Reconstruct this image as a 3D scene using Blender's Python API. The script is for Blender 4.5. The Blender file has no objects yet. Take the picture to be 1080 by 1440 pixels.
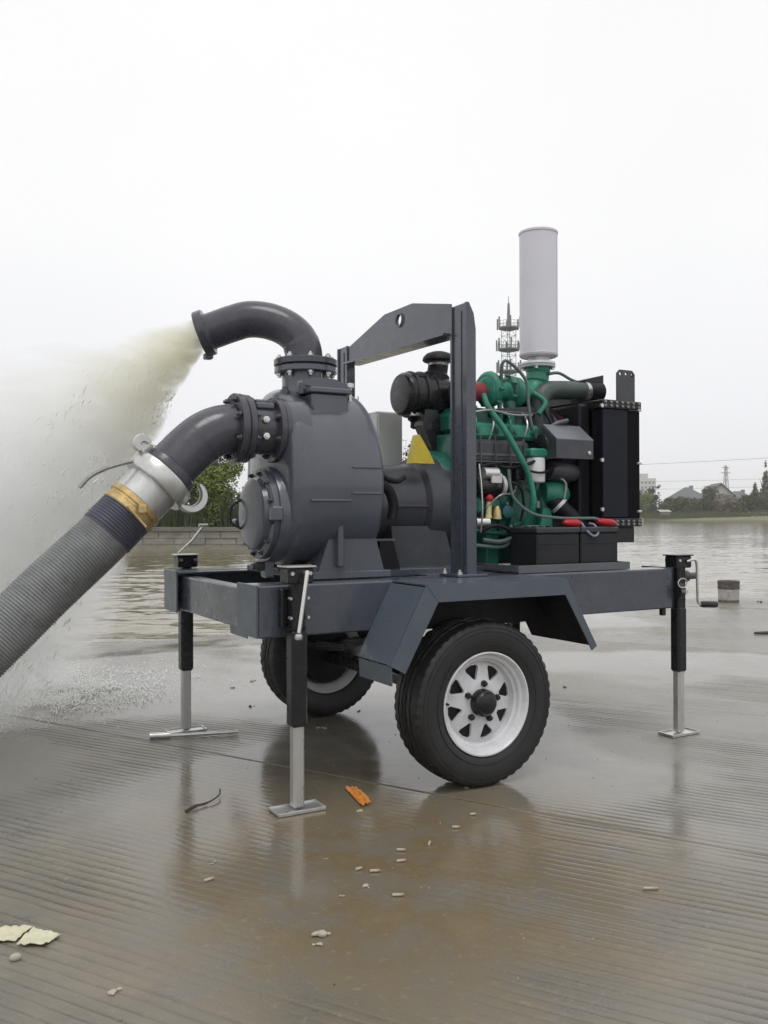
import bpy, bmesh, math, random
import numpy as np
from mathutils import Vector, Matrix, Quaternion, noise as mnoise
R = math.radians
PI = math.pi
random.seed(7)
rng = np.random.default_rng(7)
S = bpy.context.scene
C = S.collection

# ------------------------------------------------------------------ camera
# world frame: x along the trailer, y across it (away from the camera), z up, metres
cam_d = bpy.data.cameras.new('camera')
cam = bpy.data.objects.new('camera', cam_d)
C.objects.link(cam)
yaw, pit, rol = 0.514300, 0.0046227, -0.0028005
CAM = Vector((-1.18182, -3.02833, 1.06505))
fw = Vector((math.sin(yaw)*math.cos(pit), math.cos(yaw)*math.cos(pit), math.sin(pit)))
r0 = Vector((math.cos(yaw), -math.sin(yaw), 0))
u0 = r0.cross(fw)
rr = r0*math.cos(rol) + u0*math.sin(rol)
uu = -r0*math.sin(rol) + u0*math.cos(rol)
M = Matrix((rr, uu, -fw)).transposed().to_4x4()
M.translation = CAM
cam.matrix_world = M
cam_d.sensor_fit = 'VERTICAL'
cam_d.sensor_height = 36
cam_d.lens = 1246.93/1440*36
cam_d.clip_start = 0.05
cam_d.clip_end = 4000
S.camera = cam
S.render.resolution_x = 768
S.render.resolution_y = 1024

# ------------------------------------------------------------------ overcast sky and soft sun
SUN_EL, SUN_AZ = R(68), R(200)
W = bpy.data.worlds.new('World')
S.world = W
W.use_nodes = True
nt = W.node_tree
nt.nodes.clear()
N = nt.nodes.new
wo = N('ShaderNodeOutputWorld'); bg = N('ShaderNodeBackground')
bg.inputs['Strength'].default_value = 0.1
sky = N('ShaderNodeTexSky'); sky.sky_type = 'NISHITA'; sky.sun_disc = False
sky.sun_elevation = SUN_EL; sky.sun_rotation = SUN_AZ
tc = N('ShaderNodeTexCoord'); sx = N('ShaderNodeSeparateXYZ')
nt.links.new(tc.outputs['Generated'], sx.inputs[0])
ramp = N('ShaderNodeValToRGB')
el = ramp.color_ramp.elements
el[0].position = 0.0; el[0].color = (0.86, 0.865, 0.905, 1)
el[1].position = 1.0; el[1].color = (1.0, 1.0, 1.0, 1)
e = el.new(0.12); e.color = (0.93, 0.93, 0.965, 1)
e = el.new(0.30); e.color = (1.0, 1.0, 1.0, 1)
nt.links.new(sx.outputs['Z'], ramp.inputs['Fac'])
ns = N('ShaderNodeTexNoise'); ns.inputs['Scale'].default_value = 2.2; ns.inputs['Detail'].default_value = 3
nt.links.new(tc.outputs['Generated'], ns.inputs['Vector'])
nr = N('ShaderNodeMapRange'); nr.inputs['From Min'].default_value = .3; nr.inputs['From Max'].default_value = .7
nr.inputs['To Min'].default_value = 10.1; nr.inputs['To Max'].default_value = 10.6
nt.links.new(ns.outputs['Fac'], nr.inputs['Value'])
sc = N('ShaderNodeVectorMath'); sc.operation = 'SCALE'
nt.links.new(ramp.outputs['Color'], sc.inputs[0]); nt.links.new(nr.outputs['Result'], sc.inputs['Scale'])
mx = N('ShaderNodeMix'); mx.data_type = 'RGBA'; mx.inputs['Factor'].default_value = 0.96
nt.links.new(sky.outputs['Color'], mx.inputs['A']); nt.links.new(sc.outputs['Vector'], mx.inputs['B'])
nt.links.new(mx.outputs['Result'], bg.inputs['Color'])
nt.links.new(bg.outputs[0], wo.inputs['Surface'])

sun_d = bpy.data.lights.new('sun', 'SUN')
sun_d.energy = 1.0; sun_d.angle = R(25); sun_d.color = (1, .97, .93)
sun = bpy.data.objects.new('sun', sun_d); C.objects.link(sun)
sd = Vector((math.cos(SUN_EL)*math.sin(SUN_AZ), math.cos(SUN_EL)*math.cos(SUN_AZ), math.sin(SUN_EL)))
sun.rotation_euler = sd.to_track_quat('Z', 'Y').to_euler()
sun.location = (0, 0, 30)

S.view_settings.view_transform = 'Standard'
S.view_settings.look = 'None'
S.view_settings.exposure = 0.0
S.view_settings.gamma = 1
S.view_settings.use_curve_mapping = False
try:
    S.cycles.volume_step_rate = 1.0
    S.cycles.volume_bounces = 7
    S.cycles.transparent_max_bounces = 16
except Exception:
    pass

# ------------------------------------------------------------------ materials
def mat(name, col, rough=.5, metal=0, var=.12, scale=8, bump=0, bscale=60, col2=None, coat=0, spec=.5,
        rvar=.1, dirt=0, dirtcol=(.2, .18, .15), stretch=None, drops=0):
    m = bpy.data.materials.new(name); m.use_nodes = True
    t = m.node_tree; b = t.nodes['Principled BSDF']; n = t.nodes.new; L = t.links.new
    b.inputs['Metallic'].default_value = metal
    b.inputs['Specular IOR Level'].default_value = spec
    b.inputs['Coat Weight'].default_value = coat
    b.inputs['Coat Roughness'].default_value = .07
    g = n('ShaderNodeNewGeometry'); vec = g.outputs['Position']
    if stretch:
        mp = n('ShaderNodeMapping'); mp.inputs['Scale'].default_value = stretch
        L(vec, mp.inputs['Vector']); vec = mp.outputs['Vector']
    a = n('ShaderNodeTexNoise'); a.inputs['Scale'].default_value = scale; a.inputs['Detail'].default_value = 6
    a.inputs['Roughness'].default_value = .62
    L(vec, a.inputs['Vector'])
    k = n('ShaderNodeMapRange'); k.inputs['From Min'].default_value = .3; k.inputs['From Max'].default_value = .7
    L(a.outputs['Fac'], k.inputs['Value'])
    c = n('ShaderNodeMix'); c.data_type = 'RGBA'
    c1 = tuple(x*(1-var) for x in col); c2 = col2 if col2 else tuple(min(1, x*(1+var)) for x in col)
    c.inputs['A'].default_value = (*c1, 1); c.inputs['B'].default_value = (*c2, 1)
    L(k.outputs['Result'], c.inputs['Factor'])
    out = c.outputs['Result']
    if dirt:
        d = n('ShaderNodeTexNoise'); d.inputs['Scale'].default_value = scale*2.7; d.inputs['Detail'].default_value = 9
        d.inputs['Roughness'].default_value = .7
        L(vec, d.inputs['Vector'])
        dr = n('ShaderNodeMapRange'); dr.inputs['From Min'].default_value = .52; dr.inputs['From Max'].default_value = .72
        dr.inputs['To Max'].default_value = dirt
        L(d.outputs['Fac'], dr.inputs['Value'])
        c3 = n('ShaderNodeMix'); c3.data_type = 'RGBA'; c3.inputs['B'].default_value = (*dirtcol, 1)
        L(out, c3.inputs['A']); L(dr.outputs['Result'], c3.inputs['Factor']); out = c3.outputs['Result']
    L(out, b.inputs['Base Color'])
    q = n('ShaderNodeMapRange'); q.inputs['From Min'].default_value = .3; q.inputs['From Max'].default_value = .7
    q.inputs['To Min'].default_value = max(.02, rough-rvar); q.inputs['To Max'].default_value = min(1, rough+rvar)
    a2 = n('ShaderNodeTexNoise'); a2.inputs['Scale'].default_value = scale*3.1; a2.inputs['Detail'].default_value = 5
    L(vec, a2.inputs['Vector']); L(a2.outputs['Fac'], q.inputs['Value']); L(q.outputs['Result'], b.inputs['Roughness'])
    if bump:
        z = n('ShaderNodeTexNoise'); z.inputs['Scale'].default_value = bscale; z.inputs['Detail'].default_value = 4
        L(vec, z.inputs['Vector'])
        bp = n('ShaderNodeBump'); bp.inputs['Strength'].default_value = bump; bp.inputs['Distance'].default_value = .004
        L(z.outputs['Fac'], bp.inputs['Height']); L(bp.outputs['Normal'], b.inputs['Normal'])
    return m

m_paint = mat('slate_paint', (.058, .066, .088), .30, var=.16, scale=5, bump=.06, bscale=40, dirt=.25, dirtcol=(.11, .11, .11), coat=.5)
m_fender = mat('fender_paint', (.078, .096, .122), .36, var=.12, scale=4, bump=.05, bscale=30, dirt=.2, dirtcol=(.13, .13, .13), coat=.2)
m_cast = mat('cast_paint', (.074, .080, .104), .33, var=.12, scale=3, bump=.22, bscale=110, dirt=.32, dirtcol=(.035, .036, .042), coat=.6, stretch=(1, 1, .35))
m_pipe = mat('pipe_paint', (.054, .055, .070), .30, var=.16, scale=9, bump=.10, bscale=60, coat=.2, dirt=.35, dirtcol=(.03, .03, .034))
m_black = mat('black_paint', (.011, .011, .013), .30, var=.1, scale=8, coat=.12, spec=.4)
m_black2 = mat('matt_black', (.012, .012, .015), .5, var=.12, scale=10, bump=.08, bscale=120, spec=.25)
m_fin = mat('black_fin', (.010, .010, .016), .5, var=.3, scale=20, spec=.2)
m_rubber = mat('tyre_rubber', (.017, .017, .018), .5, var=.2, scale=12, bump=.12, bscale=120, dirt=.30, dirtcol=(.05, .045, .038))
m_hose = mat('hose_rubber', (.185, .19, .195), .42, var=.25, scale=6, bump=.15, bscale=90, dirt=.6, dirtcol=(.09, .085, .07))
m_hosedark = mat('hose_cuff_rubber', (.06, .06, .088), .45, var=.2, scale=14)
m_white = mat('white_rim_paint', (.66, .66, .68), .35, var=.05, scale=10, dirt=.4, dirtcol=(.32, .31, .30), coat=.2)
m_galv = mat('galvanised_steel', (.58, .58, .57), .34, .8, var=.10, scale=16, dirt=.15, dirtcol=(.30, .29, .27), rvar=.08, stretch=(1, 1, .15))
m_chrome = mat('bright_steel', (.66, .65, .63), .28, .85, var=.03, scale=6, rvar=.03)
m_zinc = mat('zinc_bolt', (.6, .6, .6), .3, .8, var=.15, scale=30)
m_bolt = mat('dull_bolt', (.30, .30, .30), .4, .6, var=.25, scale=60)
m_brass = mat('brass', (.56, .42, .20), .36, .7, var=.25, scale=30, dirt=.6, dirtcol=(.2, .13, .06))
m_alu = mat('silver_paint', (.62, .61, .62), .42, .35, var=.05, scale=5, rvar=.06)
m_muff = mat('muffler_silver', (.66, .65, .70), .42, .1, var=.03, scale=3, rvar=.05)
m_green = mat('engine_green', (.010, .115, .080), .4, var=.35, scale=22, bump=.35, bscale=60, dirt=.6, dirtcol=(.010, .03, .026), coat=.2)
m_greenl = mat('engine_green_light', (.024, .20, .135), .4, var=.28, scale=18, bump=.2, bscale=60, dirt=.5, dirtcol=(.02, .10, .07))
m_dgrey = mat('dark_grey_casting', (.05, .052, .062), .4, var=.2, scale=10, bump=.1, bscale=60)
m_mgrey = mat('grey_sheet', (.11, .115, .13), .42, var=.1, scale=6)
m_cab = mat('cabinet_grey', (.58, .575, .56), .5, var=.05, scale=5)
m_cabd = mat('cabinet_side', (.30, .30, .29), .5, var=.05, scale=5)
m_yellow = mat('yellow_paint', (.58, .45, .03), .45, var=.1, scale=10, dirt=.4, dirtcol=(.25, .2, .05))
m_red = mat('red_plastic', (.42, .010, .018), .35, var=.2, scale=20)
m_coup = mat('red_silicone', (.24, .025, .035), .5, var=.3, scale=30, dirt=.4, dirtcol=(.05, .02, .02))
m_maroon = mat('dull_red', (.16, .012, .03), .5, var=.3, scale=20)
m_filter = mat('white_filter', (.66, .64, .66), .4, var=.04, scale=10)
m_cable = mat('grey_cable', (.10, .14, .13), .5, var=.1, scale=20)
m_batt = mat('battery_case', (.018, .019, .022), .45, var=.2, scale=15, bump=.1, spec=.3)
m_wall = mat('quay_stone', (.26, .25, .22), .8, var=.3, scale=1.3, bump=.4, bscale=7, dirt=.6, dirtcol=(.10, .10, .075), stretch=(1, 1, 1.6))
m_coping = mat('coping_stone', (.16, .155, .13), .85, var=.25, scale=2, bump=.4, bscale=9)
m_bank = mat('bank_soil', (.26, .24, .17), .95, var=.3, scale=.35, col2=(.17, .18, .09))
m_land = mat('river_bank_ground', (.07, .085, .04), .95, var=.35, scale=.4)
m_roof = mat('grey_roof_tile', (.13, .137, .145), .8, var=.15, scale=.8)
m_wallw = mat('pale_render', (.48, .48, .46), .9, var=.08, scale=.5)
m_walld = mat('grey_render', (.26, .26, .25), .9, var=.12, scale=.5)
m_pane = mat('dark_pane', (.05, .06, .07), .2, var=.1, scale=1)
m_tower = mat('tower_steel', (.17, .18, .18), .6, .2, var=.15, scale=.5)
m_bark = mat('bark', (.07, .055, .04), .9, var=.3, scale=8)
m_paper = mat('soaked_paper', (.60, .58, .42), .6, var=.12, scale=25, bump=.5, bscale=60, dirt=.4, dirtcol=(.35, .33, .2))
m_orange = mat('orange_plastic', (.62, .22, .02), .4, var=.25, scale=60)
m_butt = mat('cigarette_paper', (.34, .25, .15), .8, var=.2, scale=200)
m_cotton = mat('white_crumb', (.40, .37, .31), .9, var=.1, scale=80, bump=.5, bscale=200)
m_twig = mat('twig_brown', (.05, .045, .038), .7, var=.3, scale=60)
m_pail = mat('pail_white', (.42, .40, .38), .75, var=.25, scale=14, bump=.5, bscale=40, dirt=.8, dirtcol=(.16, .12, .11))
m_rust = mat('pail_rust', (.10, .085, .08), .85, var=.4, scale=22, bump=.6, bscale=50)

def foliage(name, col, col2):
    m = mat(name, col, .6, var=.35, scale=1.6, col2=col2, spec=.25)
    b = m.node_tree.nodes['Principled BSDF']
    return m
m_leafd = foliage('dark_leaves', (.022, .042, .014), (.045, .075, .022))
m_leafb = foliage('bright_leaves', (.085, .14, .025), (.20, .26, .05))
m_leafo = foliage('olive_leaves', (.05, .065, .025), (.10, .115, .04))
m_leafg = foliage('grey_green_leaves', (.04, .055, .035), (.075, .09, .05))
m_leafp = foliage('blossom_leaves', (.16, .14, .11), (.30, .25, .21))
m_reed = foliage('reed_green', (.035, .055, .022), (.09, .11, .05))

# wet grooved concrete
def make_concrete():
    m = bpy.data.materials.new('wet_concrete'); m.use_nodes = True
    t = m.node_tree; b = t.nodes['Principled BSDF']; n = t.nodes.new; L = t.links.new
    g = n('ShaderNodeNewGeometry'); at = n('ShaderNodeAttribute'); at.attribute_name = 'film'
    big = n('ShaderNodeTexNoise'); big.inputs['Scale'].default_value = .55; big.inputs['Detail'].default_value = 4
    med = n('ShaderNodeTexNoise'); med.inputs['Scale'].default_value = 3.4; med.inputs['Detail'].default_value = 7; med.inputs['Roughness'].default_value = .65
    fin = n('ShaderNodeTexNoise'); fin.inputs['Scale'].default_value = 120; fin.inputs['Detail'].default_value = 4
    for q in (big, med, fin): L(g.outputs['Position'], q.inputs['Vector'])
    c1 = n('ShaderNodeValToRGB'); e = c1.color_ramp.elements
    e[0].position = .36; e[0].color = (.170, .155, .120, 1); e[1].position = .60; e[1].color = (.225, .220, .200, 1)
    L(big.outputs['Fac'], c1.inputs['Fac'])
    # silt washed over the middle of the ramp, in front of the wheel
    sp = n('ShaderNodeVectorMath'); sp.operation = 'DISTANCE'; sp.inputs[1].default_value = (.15, -.75, 0)
    L(g.outputs['Position'], sp.inputs[0])
    sr = n('ShaderNodeMapRange'); sr.inputs['From Min'].default_value = .25; sr.inputs['From Max'].default_value = 1.5
    sr.inputs['To Min'].default_value = .85; sr.inputs['To Max'].default_value = 0; sr.interpolation_type = 'SMOOTHSTEP'
    L(sp.outputs['Value'], sr.inputs['Value'])
    sm = n('ShaderNodeMath'); sm.operation = 'MULTIPLY'
    mm = n('ShaderNodeMapRange'); mm.inputs['From Min'].default_value = .25; mm.inputs['From Max'].default_value = .55
    L(med.outputs['Fac'], mm.inputs['Value'])
    L(sr.outputs['Result'], sm.inputs[0]); L(mm.outputs['Result'], sm.inputs[1])
    mx0 = n('ShaderNodeMix'); mx0.data_type = 'RGBA'; mx0.inputs['B'].default_value = (.140, .098, .042, 1)
    L(c1.outputs['Color'], mx0.inputs['A']); L(sm.outputs[0], mx0.inputs['Factor'])
    mx1 = n('ShaderNodeMix'); mx1.data_type = 'RGBA'; mx1.blend_type = 'MULTIPLY'; mx1.inputs['Factor'].default_value = 1
    v = n('ShaderNodeMapRange'); v.inputs['From Min'].default_value = .3; v.inputs['From Max'].default_value = .7
    v.inputs['To Min'].default_value = .72; v.inputs['To Max'].default_value = 1.22
    L(med.outputs['Fac'], v.inputs['Value']); L(mx0.outputs['Result'], mx1.inputs['A']); L(v.outputs['Result'], mx1.inputs['B'])
    ga = n('ShaderNodeAttribute'); ga.attribute_name = 'groove'
    mg = n('ShaderNodeMix'); mg.data_type = 'RGBA'; mg.inputs['B'].default_value = (.055, .048, .038, 1)   # silt lying in the grooves
    gf = n('ShaderNodeMath'); gf.operation = 'MULTIPLY'; gf.inputs[1].default_value = .55
    L(ga.outputs['Fac'], gf.inputs[0]); L(gf.outputs[0], mg.inputs['Factor']); L(mx1.outputs['Result'], mg.inputs['A'])
    sk = n('ShaderNodeMapRange'); sk.inputs['From Min'].default_value = .60; sk.inputs['From Max'].default_value = .75; sk.inputs['To Max'].default_value = .35
    st = n('ShaderNodeTexNoise'); st.inputs['Scale'].default_value = 38; st.inputs['Detail'].default_value = 5
    L(g.outputs['Position'], st.inputs['Vector']); L(st.outputs['Fac'], sk.inputs['Value'])
    ms = n('ShaderNodeMix'); ms.data_type = 'RGBA'; ms.inputs['B'].default_value = (.30, .28, .24, 1)
    L(sk.outputs['Result'], ms.inputs['Factor']); L(mg.outputs['Result'], ms.inputs['A'])
    L(ms.outputs['Result'], b.inputs['Base Color'])
    # film of rain water: smooth where it stands, rougher on the ribs
    rg = n('ShaderNodeMapRange'); rg.inputs['To Min'].default_value = .30; rg.inputs['To Max'].default_value = .09
    L(at.outputs['Fac'], rg.inputs['Value'])
    ra = n('ShaderNodeMath'); ra.operation = 'ADD'
    rm = n('ShaderNodeMapRange'); rm.inputs['From Min'].default_value = .35; rm.inputs['From Max'].default_value = .65
    rm.inputs['To Min'].default_value = -.05; rm.inputs['To Max'].default_value = .10
    L(med.outputs['Fac'], rm.inputs['Value']); L(rg.outputs['Result'], ra.inputs[0]); L(rm.outputs['Result'], ra.inputs[1])
    L(ra.outputs[0], b.inputs['Roughness'])
    b.inputs['IOR'].default_value = 1.42
    bs = n('ShaderNodeMapRange'); bs.inputs['To Min'].default_value = .35; bs.inputs['To Max'].default_value = .05
    L(at.outputs['Fac'], bs.inputs['Value'])
    bp = n('ShaderNodeBump'); bp.inputs['Distance'].default_value = .003
    L(bs.outputs['Result'], bp.inputs['Strength']); L(fin.outputs['Fac'], bp.inputs['Height'])
    bp2 = n('ShaderNodeBump'); bp2.inputs['Distance'].default_value = .02; bp2.inputs['Strength'].default_value = .08
    L(med.outputs['Fac'], bp2.inputs['Height']); L(bp.outputs['Normal'], bp2.inputs['Normal'])
    L(bp2.outputs['Normal'], b.inputs['Normal'])
    return m
m_conc = make_concrete()

def make_water():
    m = bpy.data.materials.new('river_water'); m.use_nodes = True
    t = m.node_tree; b = t.nodes['Principled BSDF']; n = t.nodes.new; L = t.links.new
    b.inputs['Base Color'].default_value = (.20, .175, .115, 1)
    b.inputs['Roughness'].default_value = .07
    b.inputs['IOR'].default_value = 1.333
    g = n('ShaderNodeNewGeometry')
    mp = n('ShaderNodeMapping'); mp.inputs['Rotation'].default_value = (0, 0, yaw); 
    mp.inputs['Scale'].default_value = (1.0, 1.0, 1)
    L(g.outputs['Position'], mp.inputs['Vector'])
    mp2 = n('ShaderNodeMapping'); mp2.inputs['Scale'].default_value = (.42, 1.0, 1); L(mp.outputs['Vector'], mp2.inputs['Vector'])
    prev = None
    for scl, dist, st in ((.9, .06, .40), (3.2, .03, .45), (9.0, .012, .5)):
        w = n('ShaderNodeTexNoise'); w.inputs['Scale'].default_value = scl; w.inputs['Detail'].default_value = 2.5
        w.inputs['Distortion'].default_value = .5
        L(mp2.outputs['Vector'], w.inputs['Vector'])
        bp = n('ShaderNodeBump'); bp.inputs['Strength'].default_value = st; bp.inputs['Distance'].default_value = dist
        L(w.outputs['Fac'], bp.inputs['Height'])
        if prev: L(prev, bp.inputs['Normal'])
        prev = bp.outputs['Normal']
    L(prev, b.inputs['Normal'])
    return m
m_water = make_water()

# ------------------------------------------------------------------ mesh helpers
def V(*a): return Vector(a)
def frame(d):
    d = Vector(d).normalized()
    a = Vector((0, 0, 1)) if abs(d.z) < .92 else Vector((1, 0, 0))
    x = d.cross(a).normalized(); y = x.cross(d).normalized()
    return x, y, d

class MB:
    def __init__(s): s.v = []; s.f = []
    def add(s, vs, fs):
        o = len(s.v); s.v += [tuple(p) for p in vs]; s.f += [tuple(i+o for i in q) for q in fs]; return s
    def box(s, a, b, bev=.004, rot=None, piv=None):
        a = Vector(a); b = Vector(b); lo = Vector(map(min, a, b)); hi = Vector(map(max, a, b))
        c = (lo+hi)/2; h = (hi-lo)/2; e = min(bev, h.x*.45, h.y*.45, h.z*.45)
        vs = []; idx = {}
        for sx_ in (-1, 1):
            for sy_ in (-1, 1):
                for sz_ in (-1, 1):
                    for k in range(3):
                        p = [sx_*h.x, sy_*h.y, sz_*h.z]
                        sg = (sx_, sy_, sz_)
                        for j in range(3):
                            if j != k: p[j] -= sg[j]*e
                        idx[(sx_, sy_, sz_, k)] = len(vs); vs.append(c+Vector(p))
        fs = []
        for k in range(3):
            o = [j for j in range(3) if j != k]
            for sg in (-1, 1):
                q = []
                for (a1, a2) in ((-1, -1), (1, -1), (1, 1), (-1, 1)):
                    key = [0, 0, 0]; key[k] = sg; key[o[0]] = a1; key[o[1]] = a2
                    q.append(idx[(*key, k)])
                fs.append(q)
        for k in range(3):      # edges along axis k
            o = [j for j in range(3) if j != k]
            for a1 in (-1, 1):
                for a2 in (-1, 1):
                    q = []
                    for (t, kk) in ((-1, o[0]), (1, o[0]), (1, o[1]), (-1, o[1])):
                        key = [0, 0, 0]; key[k] = t; key[o[0]] = a1; key[o[1]] = a2
                        q.append(idx[(*key, kk)])
                    fs.append(q)
        for a1 in (-1, 1):
            for a2 in (-1, 1):
                for a3 in (-1, 1): fs.append([idx[(a1, a2, a3, k)] for k in range(3)])
        if rot is not None:
            pv = Vector(piv) if piv is not None else c
            vs = [pv + rot @ (p-pv) for p in vs]
        return s.add(vs, fs)
    def cyl(s, p0, p1, r, r1=None, n=20, caps=True):
        p0 = Vector(p0); p1 = Vector(p1); r1 = r if r1 is None else r1
        x, y, d = frame(p1-p0); vs = []
        for p, q in ((p0, r), (p1, r1)):
            for i in range(n):
                a = 2*PI*i/n; vs.append(p + x*math.cos(a)*q + y*math.sin(a)*q)
        fs = [[i, (i+1) % n, n+(i+1) % n, n+i] for i in range(n)]
        if caps: fs += [list(range(n))[::-1], list(range(n, 2*n))]
        return s.add(vs, fs)
    def lathe(s, o, ax, prof, n=32, caps=True):   # prof = [(along, radius)]
        o = Vector(o); x, y, d = frame(ax); vs = []
        for (t, q) in prof:
            for i in range(n):
                a = 2*PI*i/n; vs.append(o + d*t + (x*math.cos(a) + y*math.sin(a))*q)
        m_ = len(prof); fs = []
        for j in range(m_-1):
            for i in range(n):
                fs.append([j*n+i, j*n+(i+1) % n, (j+1)*n+(i+1) % n, (j+1)*n+i])
        if caps: fs += [list(range(n))[::-1], list(range((m_-1)*n, m_*n))]
        return s.add(vs, fs)
    def tube(s, pts, r, n=12, caps=True, ell=1.0):
        pts = [Vector(p) for p in pts]; k = len(pts)
        rs = r if isinstance(r, (list, tuple)) else [r]*k
        tang = [(pts[min(i+1, k-1)]-pts[max(i-1, 0)]).normalized() for i in range(k)]
        x, y, d = frame(tang[0]); vs = []
        for i in range(k):
            if i:
                q = tang[i-1].rotation_difference(tang[i]); x = q @ x; y = q @ y
            for j in range(n):
                a = 2*PI*j/n; vs.append(pts[i] + x*math.cos(a)*rs[i] + y*math.sin(a)*rs[i]*ell)
        fs = []
        for i in range(k-1):
            for j in range(n): fs.append([i*n+j, i*n+(j+1) % n, (i+1)*n+(j+1) % n, (i+1)*n+j])
        if caps: fs += [list(range(n))[::-1], list(range((k-1)*n, k*n))]
        return s.add(vs, fs)
    def prism(s, poly, e0, e1):     # poly = list of 3D points in a plane, extruded along e1-e0 offset vectors
        n = len(poly); a = [Vector(p)+Vector(e0) for p in poly]; b = [Vector(p)+Vector(e1) for p in poly]
        fs = [list(range(n))[::-1], list(range(n, 2*n))] + [[i, (i+1) % n, n+(i+1) % n, n+i] for i in range(n)]
        return s.add(a+b, fs)
    def sphere(s, c, r, n=12, m_=8, sq=(1, 1, 1)):
        c = Vector(c); vs = []
        for j in range(m_+1):
            th = PI*j/m_
            for i in range(n):
                a = 2*PI*i/n
                vs.append(c + Vector((math.sin(th)*math.cos(a)*r*sq[0], math.sin(th)*math.sin(a)*r*sq[1], math.cos(th)*r*sq[2])))
        fs = [[j*n+i, j*n+(i+1) % n, (j+1)*n+(i+1) % n, (j+1)*n+i] for j in range(m_) for i in range(n)]
        return s.add(vs, fs)
    def build(s, name, m, parent=None, smooth=True, sharp=35, loc=None):
        me = bpy.data.meshes.new(name)
        o_ = Vector(loc) if loc is not None else None
        vs = s.v if o_ is None else [tuple(Vector(p)-o_) for p in s.v]
        me.from_pydata(vs, [], s.f)
        bm = bmesh.new(); bm.from_mesh(me)
        bmesh.ops.remove_doubles(bm, verts=bm.verts, dist=1e-5)
        bmesh.ops.recalc_face_normals(bm, faces=bm.faces)
        bm.to_mesh(me); bm.free()
        if smooth:
            me.shade_smooth(); me.set_sharp_from_angle(angle=R(sharp))
        me.materials.append(m)
        ob = bpy.data.objects.new(name, me); C.objects.link(ob)
        if o_ is not None: ob.location = o_
        if parent is not None: ob.parent = parent
        return ob

def tag(o, label=None, cat=None, group=None, kind=None):
    if label: o['label'] = label
    if cat: o['category'] = cat
    if group: o['group'] = group
    if kind: o['kind'] = kind
    return o
def thing(name, label, cat, group=None):
    o = bpy.data.objects.new(name, None); C.objects.link(o); o.empty_display_size = .1
    return tag(o, label, cat, group)
def spline(pts, k=8):
    pts = [Vector(p) for p in pts]; P = [pts[0]*2-pts[1]]+pts+[pts[-1]*2-pts[-2]]; out = []
    for i in range(1, len(P)-2):
        for j in range(k):
            t = j/k
            out.append(.5*((2*P[i]) + (-P[i-1]+P[i+1])*t + (2*P[i-1]-5*P[i]+4*P[i+1]-P[i+2])*t*t + (-P[i-1]+3*P[i]-3*P[i+1]+P[i+2])*t**3))
    out.append(P[-2]); return out

# a point given by its bearing from where one stands on the ramp: metres to the right, metres ahead, height
fh = Vector((math.sin(yaw), math.cos(yaw), 0)); rh = Vector((math.cos(yaw), -math.sin(yaw), 0))
def B(lat, dep, z=0): 
    p = Vector((CAM.x, CAM.y, 0)) + rh*lat + fh*dep
    return Vector((p.x, p.y, z))
WATER = -.035

# ------------------------------------------------------------------ ground: grooved slabs of the boat ramp
ground = thing('ground', None, None); tag(ground, kind='structure')
JD = Vector((.4800, -.8773, 0)).normalized()            # direction of the joints and grooves
JN = Vector((-JD.y, JD.x, 0))                           # across them (to the right and away)
J0 = Vector((.252, .579, 0))
def fbm(x, y, s, seed=0, oct=4):
    out = np.zeros_like(x); amp = 1; tot = 0
    g = np.random.default_rng(100+seed)
    for o in range(oct):
        n = 64; G = g.random((n, n))
        fx = x*s*(2**o)+17.3*o; fy = y*s*(2**o)+5.1*o
        ix = np.floor(fx).astype(int); iy = np.floor(fy).astype(int); tx = fx-ix; ty = fy-iy
        tx = tx*tx*(3-2*tx); ty = ty*ty*(3-2*ty)
        a = G[ix % n, iy % n]; b_ = G[(ix+1) % n, iy % n]; c_ = G[ix % n, (iy+1) % n]; d_ = G[(ix+1) % n, (iy+1) % n]
        out += amp*((a*(1-tx)+b_*tx)*(1-ty)+(c_*(1-tx)+d_*tx)*ty); tot += amp; amp *= .5
    return out/tot
def ground_z(x, y):
    z = -np.maximum(0, y-3.9)*.030 - np.maximum(0, y-5.6)*.05
    z = z + (fbm(x, y, .35, 3, 3)-.5)*.030*np.clip((y-2.5)/2, 0, 1)
    return z
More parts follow.
